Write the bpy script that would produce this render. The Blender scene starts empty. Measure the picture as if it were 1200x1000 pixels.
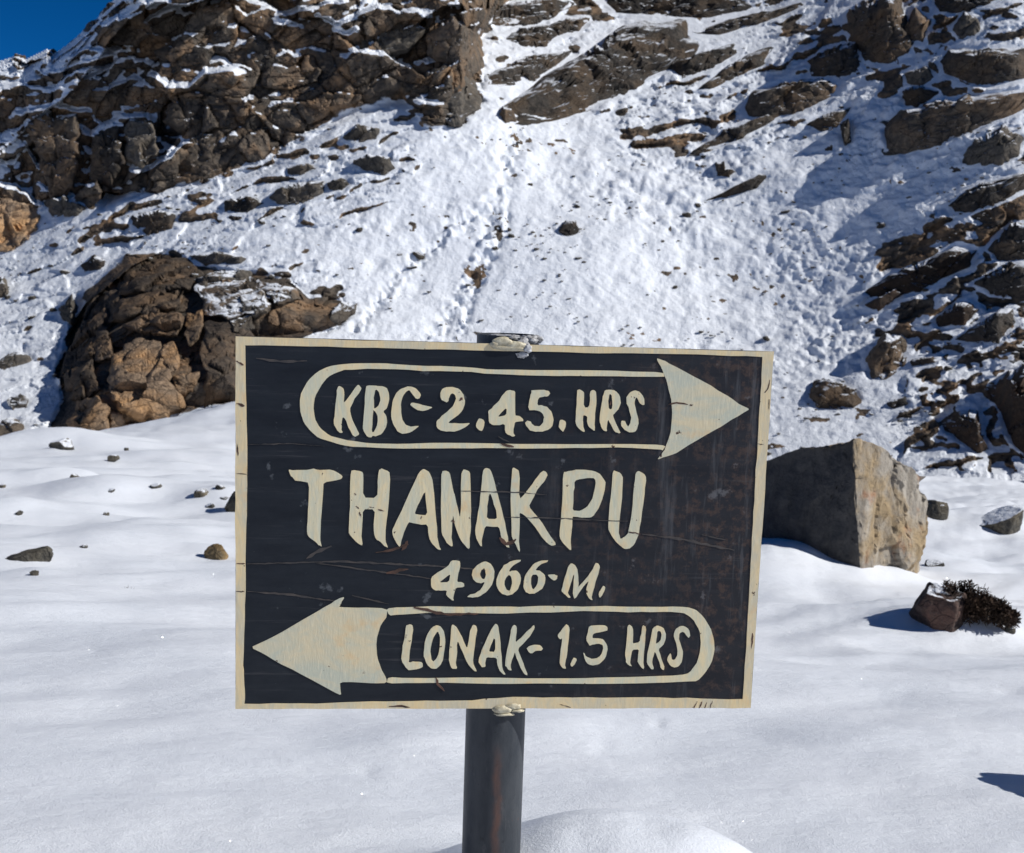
import bpy, bmesh, math, random
import numpy as np
from mathutils import Vector, Matrix
from mathutils.geometry import tessellate_polygon

random.seed(7); RNG = np.random.default_rng(7)
S = bpy.context.scene
COL = S.collection

# ------------------------------------------------------------------ camera, world, sun
F = 1287.0; CX, CY = 600.0, 500.0            # lens of the photograph in its own pixels (1200 x 1000)
EYE = 1.05
up_c = np.array([0.035, -0.991, -0.132]); up_c /= np.linalg.norm(up_c)
fw = np.array([0, 0, 1.0]); Yc = fw - fw.dot(up_c) * up_c; Yc /= np.linalg.norm(Yc)
Xc = np.cross(Yc, up_c)
R = np.array([Xc, Yc, up_c])                 # camera (x right, y down, z ahead) -> world
CAM = np.array([0, 0, EYE])
camd = bpy.data.cameras.new('camera'); cam = bpy.data.objects.new('camera', camd); COL.objects.link(cam)
m = Matrix.Identity(4)
for i in range(3):
    m[i][0] = R[i][0]; m[i][1] = -R[i][1]; m[i][2] = -R[i][2]; m[i][3] = CAM[i]
cam.matrix_world = m
camd.sensor_fit = 'HORIZONTAL'; camd.sensor_width = 36; camd.lens = 36 * F / 1200
camd.clip_start = 0.05; camd.clip_end = 2000
camd.dof.use_dof = True; camd.dof.focus_distance = 1.78; camd.dof.aperture_fstop = 14.0
S.camera = cam

SUN_EL, SUN_AZ = math.radians(35), math.radians(99)      # azimuth clockwise from straight ahead
sdir = Vector((math.sin(SUN_AZ) * math.cos(SUN_EL), math.cos(SUN_AZ) * math.cos(SUN_EL), math.sin(SUN_EL)))
sl = bpy.data.lights.new('sun', 'SUN'); sl.energy = 4.1; sl.angle = math.radians(0.5); sl.color = (1, 0.975, 0.935)
so = bpy.data.objects.new('sun', sl); COL.objects.link(so)
so.rotation_euler = sdir.to_track_quat('Z', 'Y').to_euler(); so.location = (30, 0, 40)
W = bpy.data.worlds.new('World'); S.world = W; W.use_nodes = True
nt = W.node_tree; nt.nodes.clear()
sky = nt.nodes.new('ShaderNodeTexSky'); sky.sky_type = 'NISHITA'; sky.sun_disc = False
sky.sun_elevation = SUN_EL; sky.sun_rotation = SUN_AZ; sky.altitude = 5000; sky.air_density = 0.42; sky.dust_density = 0.0; sky.ozone_density = 4.0
bg = nt.nodes.new('ShaderNodeBackground'); bg.inputs['Strength'].default_value = 0.095
wo = nt.nodes.new('ShaderNodeOutputWorld')
hs_ = nt.nodes.new('ShaderNodeHueSaturation'); hs_.inputs['Saturation'].default_value = 1.26
nt.links.new(sky.outputs[0], hs_.inputs['Color']); nt.links.new(hs_.outputs[0], bg.inputs[0]); nt.links.new(bg.outputs[0], wo.inputs[0])
S.view_settings.view_transform = 'Standard'; S.view_settings.look = 'None'
S.view_settings.exposure = 0.2; S.view_settings.gamma = 1.0; S.view_settings.use_curve_mapping = False

# ------------------------------------------------------------------ numpy helpers
def ray(u, v):
    d = np.stack([(np.asarray(u, float) - CX) / F, (np.asarray(v, float) - CY) / F, np.ones_like(np.asarray(u, float))], -1)
    w = d @ R.T
    return w / w[..., 1:2]                    # unit step ahead (world y)

def project(P):
    q = (np.asarray(P) - CAM) @ R
    return CX + F * q[..., 0] / q[..., 2], CY + F * q[..., 1] / q[..., 2]

def _h(ix, iy, iz, k):
    n = (ix.astype(np.int64) * 374761393 + iy.astype(np.int64) * 668265263 + iz.astype(np.int64) * 2147483647 + k * 974634271) & 0xffffffff
    n = ((n ^ (n >> 13)) * 1274126177) & 0xffffffff
    n = ((n ^ (n >> 16)) * 2246822519) & 0xffffffff
    n = n ^ (n >> 15)
    return (n & 0xffffff) / float(0xffffff)

def vnoise(P, k=0):
    i = np.floor(P); f = P - i; f = f * f * f * (f * (f * 6 - 15) + 10)
    x, y, z = i[..., 0], i[..., 1], i[..., 2]; r = 0
    for a in (0, 1):
        for b in (0, 1):
            for c in (0, 1):
                wgt = (f[..., 0] if a else 1 - f[..., 0]) * (f[..., 1] if b else 1 - f[..., 1]) * (f[..., 2] if c else 1 - f[..., 2])
                r = r + wgt * _h(x + a, y + b, z + c, k)
    return r * 2 - 1

def fbm(P, o=4, k=0, g=0.5):
    r = 0; a = 1.0; t = 0
    for j in range(o):
        r = r + a * vnoise(P * 2.03 ** j + 13.7 * j, k + j); t += a; a *= g
    return r / t

def blocks(P, k=0, tilt=0.5):
    """faceted blocks: every Worley cell is a plane of its own height and tilt; returns height, edge distance"""
    i = np.floor(P); best = np.full(P.shape[:-1], 9e9); sec = best.copy(); h = np.zeros_like(best)
    for a in (-1, 0, 1):
        for b in (-1, 0, 1):
            for c in (-1, 0, 1):
                cx, cy, cz = i[..., 0] + a, i[..., 1] + b, i[..., 2] + c
                q = np.stack([cx + _h(cx, cy, cz, k), cy + _h(cx, cy, cz, k + 1), cz + _h(cx, cy, cz, k + 2)], -1)
                dv = P - q; d = (dv * dv).sum(-1)
                hh = (_h(cx, cy, cz, k + 3) * 2 - 1) + tilt * (dv[..., 0] * (_h(cx, cy, cz, k + 4) * 2 - 1) + dv[..., 2] * (_h(cx, cy, cz, k + 5) * 2 - 1) + dv[..., 1] * (_h(cx, cy, cz, k + 6) * 2 - 1)) * 2
                nb = d < best
                sec = np.where(nb, best, np.minimum(sec, d)); h = np.where(nb, hh, h); best = np.where(nb, d, best)
    return h, np.sqrt(sec) - np.sqrt(best)

def sstep(a, b, x):
    t = np.clip((x - a) / (b - a), 0, 1); return t * t * (3 - 2 * t)

def poly_sd(u, v, poly):
    """signed pixel distance to a polygon, positive inside"""
    p = np.asarray(poly, float); d = np.full(np.shape(u), 9e9); ins = np.zeros(np.shape(u), bool)
    for (x0, y0), (x1, y1) in zip(p, np.roll(p, -1, 0)):
        ex, ey = x1 - x0, y1 - y0; L = ex * ex + ey * ey + 1e-9
        t = np.clip(((u - x0) * ex + (v - y0) * ey) / L, 0, 1)
        d = np.minimum(d, (u - x0 - t * ex) ** 2 + (v - y0 - t * ey) ** 2)
        c = (y0 > v) != (y1 > v)
        ins ^= c & (u < (x1 - x0) * (v - y0) / (y1 - y0 + 1e-12) + x0)
    d = np.sqrt(d); return np.where(ins, d, -d)

# ------------------------------------------------------------------ materials
class NT:
    def __init__(s, name):
        s.m = bpy.data.materials.new(name); s.m.use_nodes = True; s.t = s.m.node_tree; s.t.nodes.clear()
        s.out = s.n('ShaderNodeOutputMaterial'); s.b = s.n('ShaderNodeBsdfPrincipled'); s.l(s.b.outputs[0], s.out.inputs[0])
    def n(s, t, **k):
        o = s.t.nodes.new(t)
        for a, b in k.items(): setattr(o, a, b)
        return o
    def l(s, a, b): s.t.links.new(a, b)
    def set(s, sock, v):
        if hasattr(v, 'is_output'): s.l(v, sock)
        elif v is not None: sock.default_value = v
    def coord(s, scale=(1, 1, 1), kind='Object', shift=None):
        c = s.n('ShaderNodeTexCoord'); mp = s.n('ShaderNodeMapping'); s.l(c.outputs[kind], mp.inputs[0]); mp.inputs['Scale'].default_value = scale
        if shift is not None: s.l(shift, mp.inputs['Location'])
        return mp.outputs[0]
    def noise(s, co, scale, detail=5, rough=0.55, dist=0.0):
        o = s.n('ShaderNodeTexNoise'); s.l(co, o.inputs['Vector']); o.inputs['Scale'].default_value = scale; o.inputs['Detail'].default_value = detail
        o.inputs['Roughness'].default_value = rough; o.inputs['Distortion'].default_value = dist; return o.outputs['Fac']
    def vor(s, co, scale, feature='F1', out='Distance'):
        o = s.n('ShaderNodeTexVoronoi', feature=feature); s.l(co, o.inputs['Vector']); o.inputs['Scale'].default_value = scale; return o.outputs[out]
    def ramp(s, f, a, b, c0=(0, 0, 0, 1), c1=(1, 1, 1, 1)):
        o = s.n('ShaderNodeValToRGB'); s.l(f, o.inputs[0]); e = o.color_ramp.elements
        e[0].position = a; e[1].position = b; e[0].color = c0; e[1].color = c1; return o.outputs[0]
    def mix(s, f, a, b, blend='MIX'):
        o = s.n('ShaderNodeMix', data_type='RGBA', blend_type=blend)
        s.set(o.inputs[0], f); s.set(o.inputs[6], a); s.set(o.inputs[7], b); return o.outputs[2]
    def math(s, op, a, b=None, c=None, clamp=False):
        o = s.n('ShaderNodeMath', operation=op, use_clamp=clamp); s.set(o.inputs[0], a)
        if b is not None: s.set(o.inputs[1], b)
        if c is not None: s.set(o.inputs[2], c)
        return o.outputs[0]
    def bump(s, h, strength, dist, prev=None):
        o = s.n('ShaderNodeBump'); s.l(h, o.inputs['Height']); o.inputs['Strength'].default_value = strength; o.inputs['Distance'].default_value = dist
        if prev is not None: s.l(prev, o.inputs['Normal'])
        return o.outputs[0]

SNOW = (0.815, 0.845, 0.89, 1)
def rgb(*c): return (c[0], c[1], c[2], 1)

def rock_nodes(k, co, rnd=None, dark=(0.055, 0.045, 0.036), mid=(0.125, 0.098, 0.072), warm=(0.24, 0.145, 0.075), sc=1.0, warmth=0.5):
    n1 = k.noise(co, 0.45 * sc, 4, 0.6); n2 = k.noise(co, 2.6 * sc, 5, 0.62); n3 = k.noise(co, 14 * sc, 3, 0.65)
    c = k.mix(k.ramp(n2, 0.36, 0.66), rgb(*dark), rgb(*mid))
    c = k.mix(k.math('MULTIPLY', k.ramp(n1, 0.46, 0.64), warmth), c, rgb(*warm))
    c = k.mix(k.ramp(n3, 0.5, 0.75), c, k.mix(0.5, c, rgb(0.03, 0.03, 0.03)))
    c = k.mix(k.math('MULTIPLY', k.ramp(k.noise(co, 6 * sc, 5, 0.7), 0.58, 0.7), 0.35), c, rgb(0.2, 0.19, 0.16))
    if rnd is not None:
        g = k.n('ShaderNodeHueSaturation'); k.l(c, g.inputs['Color']); k.l(k.math('MULTIPLY_ADD', rnd, 0.7, 0.7), g.inputs['Value']); c = g.outputs[0]
    return c, n2, n3

def crack_bump(k, co, sc, prev):
    wv = k.n('ShaderNodeTexNoise'); k.l(co, wv.inputs['Vector']); wv.inputs['Scale'].default_value = 1.3 * sc; wv.inputs['Detail'].default_value = 2
    ad = k.n('ShaderNodeVectorMath', operation='MULTIPLY_ADD'); k.l(wv.outputs['Color'], ad.inputs[0]); ad.inputs[1].default_value = (0.7 / sc, 0.7 / sc, 0.35 / sc); k.l(co, ad.inputs[2])
    st = k.n('ShaderNodeMapping'); k.l(ad.outputs[0], st.inputs[0]); st.inputs['Scale'].default_value = (1, 1, 1.7); st.inputs['Rotation'].default_value = (0, 0.45, 0)
    e1 = k.vor(st.outputs[0], 1.1 * sc, 'DISTANCE_TO_EDGE'); e2 = k.vor(st.outputs[0], 3.4 * sc, 'DISTANCE_TO_EDGE')
    c1 = k.ramp(e1, 0.0, 0.045); c2 = k.ramp(e2, 0.0, 0.06)
    b = k.bump(c1, 0.6, 0.07 / sc, prev); b = k.bump(c2, 0.3, 0.04 / sc, b)
    return b, k.math('MULTIPLY', k.math('MULTIPLY_ADD', c1, 0.4, 0.6), k.math('MULTIPLY_ADD', c2, 0.14, 0.86))

def make_rock_mat(name, snow=(0.84, 0.96), sc=1.0, **kw):
    k = NT(name); oi = k.n('ShaderNodeObjectInfo'); rnd = oi.outputs['Random']
    sh = k.n('ShaderNodeCombineXYZ'); k.l(k.math('MULTIPLY', rnd, 37.0), sh.inputs[0]); k.l(k.math('MULTIPLY', rnd, 71.0), sh.inputs[1])
    co = k.coord(shift=sh.outputs[0])
    c, n2, n3 = rock_nodes(k, co, rnd, sc=sc, **kw)
    bp = k.bump(n2, 0.6, 0.25 / sc); bp = k.bump(n3, 0.6, 0.08 / sc, bp); bp, ck = crack_bump(k, co, sc, bp)
    c = k.mix(k.math('MULTIPLY_ADD', ck, -1.0, 1.0), c, rgb(0.018, 0.015, 0.013))
    if snow:
        ge = k.n('ShaderNodeNewGeometry'); sp = k.n('ShaderNodeSeparateXYZ'); k.l(ge.outputs['Normal'], sp.inputs[0])
        f = k.math('ADD', sp.outputs[2], k.math('MULTIPLY_ADD', k.noise(co, 1.1 * sc, 5, 0.65), 0.7, -0.35))
        f = k.ramp(f, snow[0], snow[1])
        c = k.mix(f, c, SNOW)
    k.l(c, k.b.inputs['Base Color']); k.b.inputs['Roughness'].default_value = 0.88; k.b.inputs['Specular IOR Level'].default_value = 0.25
    k.l(bp, k.b.inputs['Normal']); return k.m

def make_terrain_mat():
    k = NT('mountain_rock_and_snow'); co = k.coord()
    at = k.n('ShaderNodeAttribute', attribute_name='snow'); s = at.outputs['Fac']
    c, n2, n3 = rock_nodes(k, co, warmth=0.8, dark=(0.065, 0.053, 0.043), mid=(0.155, 0.122, 0.09), warm=(0.30, 0.185, 0.10))
    stv = k.noise(k.coord((1.6, 1.6, 0.16)), 1.0, 4, 0.6)
    c = k.mix(k.math('MULTIPLY', k.ramp(stv, 0.5, 0.62), 0.55), c, rgb(0.035, 0.033, 0.03))
    bp = k.bump(n2, 0.5, 0.18); bp = k.bump(n3, 0.6, 0.06, bp); cb, ck = crack_bump(k, co, 1.0, bp); c = k.mix(k.math('MULTIPLY_ADD', ck, -1.0, 1.0), c, rgb(0.018, 0.015, 0.013))
    f = k.math('ADD', s, k.math('MULTIPLY_ADD', k.noise(co, 4.0, 5, 0.7), 0.5, -0.25)); f = k.ramp(f, 0.42, 0.56)
    sn = k.mix(k.ramp(k.noise(co, 7, 4, 0.7), 0.4, 0.7), SNOW, rgb(0.76, 0.79, 0.83))
    k.l(k.mix(f, c, sn), k.b.inputs['Base Color']); k.b.inputs['Roughness'].default_value = 0.8; k.b.inputs['Specular IOR Level'].default_value = 0.2
    nm = k.n('ShaderNodeMix', data_type='VECTOR'); k.l(f, nm.inputs[0]); k.l(cb, nm.inputs[4]); k.l(bp, nm.inputs[5]); k.l(nm.outputs[1], k.b.inputs['Normal']); return k.m

def make_snow_mat():
    k = NT('fresh_snow'); co = k.coord()
    k.l(k.mix(k.ramp(k.noise(co, 1.2, 5, 0.6), 0.3, 0.7), rgb(0.785, 0.82, 0.87), rgb(0.83, 0.855, 0.895)), k.b.inputs['Base Color'])
    k.b.inputs['Roughness'].default_value = 0.55; k.b.inputs['Specular IOR Level'].default_value = 0.3
    b1 = k.bump(k.noise(k.coord((1, 2.2, 1)), 5, 4, 0.5), 0.35, 0.03)
    b1 = k.bump(k.noise(k.coord((1, 1.8, 1)), 24, 4, 0.6), 0.3, 0.01, b1)
    b2 = k.bump(k.noise(co, 190, 5, 0.75), 0.6, 0.005, b1)
    k.l(b2, k.b.inputs['Normal'])
    # single ice crystals that catch the sun
    v = k.n('ShaderNodeTexVoronoi'); k.l(co, v.inputs['Vector']); v.inputs['Scale'].default_value = 210
    g = k.n('ShaderNodeBsdfGlossy'); g.inputs['Roughness'].default_value = 0.12
    nm = k.n('ShaderNodeVectorMath', operation='SUBTRACT'); k.l(v.outputs['Color'], nm.inputs[0]); nm.inputs[1].default_value = (0.5, 0.5, 0.0)
    nn = k.n('ShaderNodeVectorMath', operation='NORMALIZE'); k.l(nm.outputs[0], nn.inputs[0]); k.l(nn.outputs[0], g.inputs['Normal'])
    msk = k.math('MULTIPLY', k.math('LESS_THAN', v.outputs['Distance'], 0.33), k.math('GREATER_THAN', k.noise(co, 90, 2, 0.5), 0.66))
    k.l(k.mix(msk, rgb(0, 0, 0), rgb(0.6, 0.6, 0.6)), g.inputs['Color'])
    ad = k.n('ShaderNodeAddShader'); k.l(k.b.outputs[0], ad.inputs[0]); k.l(g.outputs[0], ad.inputs[1]); k.l(ad.outputs[0], k.out.inputs[0])
    return k.m

M = {}
M['terrain'] = make_terrain_mat(); M['snow'] = make_snow_mat()
M['rock'] = make_rock_mat('brown_cliff_rock')
M['rock_bare'] = make_rock_mat('bare_outcrop_rock', snow=(1.05, 1.2), dark=(0.045, 0.035, 0.028), mid=(0.11, 0.083, 0.06))
M['rock_grey'] = make_rock_mat('grey_rock', dark=(0.06, 0.055, 0.048), mid=(0.13, 0.112, 0.09), warm=(0.2, 0.15, 0.1), warmth=0.35)
M['rock_dark_shaded'] = make_rock_mat('dark_and_shaded_rock', dark=(0.028, 0.025, 0.022), mid=(0.07, 0.058, 0.046), warm=(0.14, 0.09, 0.05), warmth=0.5)  # dark rock; on the right slope its darkness also paints in shade
M['rock_tan'] = make_rock_mat('tan_rock', dark=(0.17, 0.12, 0.08), mid=(0.34, 0.24, 0.155), warm=(0.45, 0.26, 0.12), warmth=0.9, snow=(1.0, 1.15))
M['rock_small'] = make_rock_mat('small_stone', sc=4, dark=(0.03, 0.028, 0.024), mid=(0.085, 0.072, 0.056), warm=(0.13, 0.1, 0.06), snow=(0.75, 1.0))
M['turf'] = make_rock_mat('dark_turf', sc=3, dark=(0.022, 0.015, 0.011), mid=(0.055, 0.035, 0.022), warm=(0.09, 0.05, 0.028), snow=(0.8, 1.05))

# ------------------------------------------------------------------ object helpers
def tag(o, label=None, cat=None, group=None, kind=None):
    if label: o['label'] = label
    if cat: o['category'] = cat
    if group: o['group'] = group
    if kind: o['kind'] = kind
    return o

def mesh_obj(name, verts, faces, mat, parent=None, smooth=True, loc=None):
    me = bpy.data.meshes.new(name); v = np.asarray(verts, float)
    if loc is not None: v = v - np.asarray(loc)
    me.from_pydata(v.tolist(), [], faces if isinstance(faces, list) else faces.tolist()); me.update()
    if smooth: me.polygons.foreach_set('use_smooth', np.ones(len(me.polygons), bool))
    if mat: me.materials.append(mat)
    o = bpy.data.objects.new(name, me); COL.objects.link(o)
    if loc is not None: o.location = loc
    if parent: o.parent = parent
    return o

# ------------------------------------------------------------------ the mountain: base surface
CP = np.array([(-400,520,43),(0,505,44),(275,455,46),(640,480,46),(950,500,43),(1200,540,38),(1500,560,40),
 (-300,330,62),(0,290,62),(120,240,62),(300,195,62),(420,130,64.5),(560,110,66),(650,140,67),(800,80,73),
 (1200,150,56),(1200,0,65),(1000,150,62),(900,200,61),(1100,300,51.5),(1200,350,47),(1000,400,49),(850,330,55),(700,300,55),(500,300,55),(300,320,53),(100,400,51),
 (0,75,76),(600,0,84),(900,0,82),(300,0,88),(1200,-200,95),(600,-300,150),(0,-300,140),(1550,0,84),(1550,300,58),(-500,0,100)], float)
def _tps_fit():
    x = CP[:, :2] / 400; n = len(x); d = np.linalg.norm(x[:, None] - x[None], axis=-1)
    K = np.where(d > 0, d * d * np.log(d + 1e-12), 0) + np.eye(n) * 0.01
    P = np.c_[np.ones(n), x]; A = np.block([[K, P], [P.T, np.zeros((3, 3))]])
    return np.linalg.solve(A, np.r_[np.log(CP[:, 2]), 0, 0, 0])
TW = _tps_fit()
def slope_depth(u, v):
    u = np.asarray(u, float); v = np.asarray(v, float); n = len(CP); r = TW[n] + TW[n + 1] * u / 400 + TW[n + 2] * v / 400
    for (a, b, _), w in zip(CP, TW[:n]):
        d2 = ((u - a) ** 2 + (v - b) ** 2) / 160000; r = r + w * 0.5 * d2 * np.log(d2 + 1e-12)
    return np.exp(r)

SKYLINE = np.array([(-700,250),(-250,150),(-60,95),(0,72),(18,66),(30,70),(55,58),(62,64),(85,48),(100,34),(112,24),(122,10),(132,0),(330,-150),(560,-250),(800,-300),(1100,-300),(1900,-240)], float)
FOOT = np.array([(-700,420),(-200,330),(0,288),(40,245),(120,238),(240,214),(300,190),(345,165),(400,132),(480,112),(540,142),(566,120),(575,60),(600,10),(640,-60),(1900,-200)], float)
CLIFF = [(-700,420),(-200,330),(0,290),(42,246),(75,232),(120,238),(190,222),(240,214),(300,190),(345,165),(400,132),(470,112),(505,146),(545,147),(567,118),(566,80),(560,45),(590,8),(620,-40),(600,-320),(-700,-320)]
OUTCROP = [(60,500),(75,470),(66,440),(80,410),(85,380),(100,345),(130,315),(150,300),(200,298),(230,310),(280,322),(340,325),(362,350),(400,352),(417,362),(395,385),(300,410),(290,470),(220,483),(160,502),(110,518),(88,520)]
def tan_el(u, v):
    r = ray(u, v); return r[..., 2]
def base_depth(u, v):
    u = np.asarray(u, float); v = np.asarray(v, float)
    d = slope_depth(u, v)
    # the big cliff rises near-vertically from its foot
    vf = np.interp(u, FOOT[:, 0], FOOT[:, 1]); vf = (vf + np.interp(u - 25, FOOT[:, 0], FOOT[:, 1]) + np.interp(u + 25, FOOT[:, 0], FOOT[:, 1])) / 3
    db = slope_depth(u, vf); s = 2.3
    dc = (db * s - db * tan_el(u, vf)) / np.maximum(s - tan_el(u, v), 0.5)
    w = sstep(-4, 14, poly_sd(u, v, CLIFF))
    d = d * (1 - w) + np.minimum(d, dc) * w
    # ridge rolls over backwards at the skyline
    g = np.interp(u, SKYLINE[:, 0], SKYLINE[:, 1]); d = d + 7 * np.exp(-np.maximum(v - g, 0) / 7.0)
    # outcrop at the lower left
    w = np.clip(poly_sd(u, v, OUTCROP) / 55, 0, 1); d = d - 2.8 * np.sin(w * np.pi / 2)
    return d
def base_pt(u, v): return CAM + ray(u, v) * base_depth(u, v)[..., None]

def axis(a, b, fa, fb, fine, coarse):
    return np.unique(np.r_[np.arange(a, fa, coarse), np.arange(fa, fb, fine), np.arange(fb, b + 1, coarse)])

ROCKY = [([(60,240),(300,190),(400,130),(480,110),(490,200),(420,250),(300,260),(150,300),(90,330)], 0.58),
         ([(0,240),(60,250),(110,300),(90,370),(60,520),(0,530)], 0.42),
         ([(1200,195),(1100,240),(1010,300),(1000,380),(1080,420),(1040,480),(1080,545),(1210,560),(1500,560),(1500,150)], 0.82),
         ([(700,130),(820,60),(980,0),(1000,60),(940,150),(830,190),(740,190)], 0.82),
         ([(560,-60),(1000,-60),(980,0),(850,20),(740,20),(650,70),(570,105)], 0.85),
         ([(1000,-60),(1500,-60),(1500,150),(1200,200),(1100,130),(1040,120),(1000,80)], 0.75),
         ([(150,270),(300,290),(420,340),(415,365),(330,330),(140,310)], 0.5)]
TRACKS = [([(508,398),(528,365),(545,335),(566,290),(585,240),(598,185),(602,160)], 10), ([(420,385),(450,345),(480,312),(520,280),(555,255),(575,235)], 9), ([(535,395),(552,350),(575,300),(592,255)], 7)]

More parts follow.
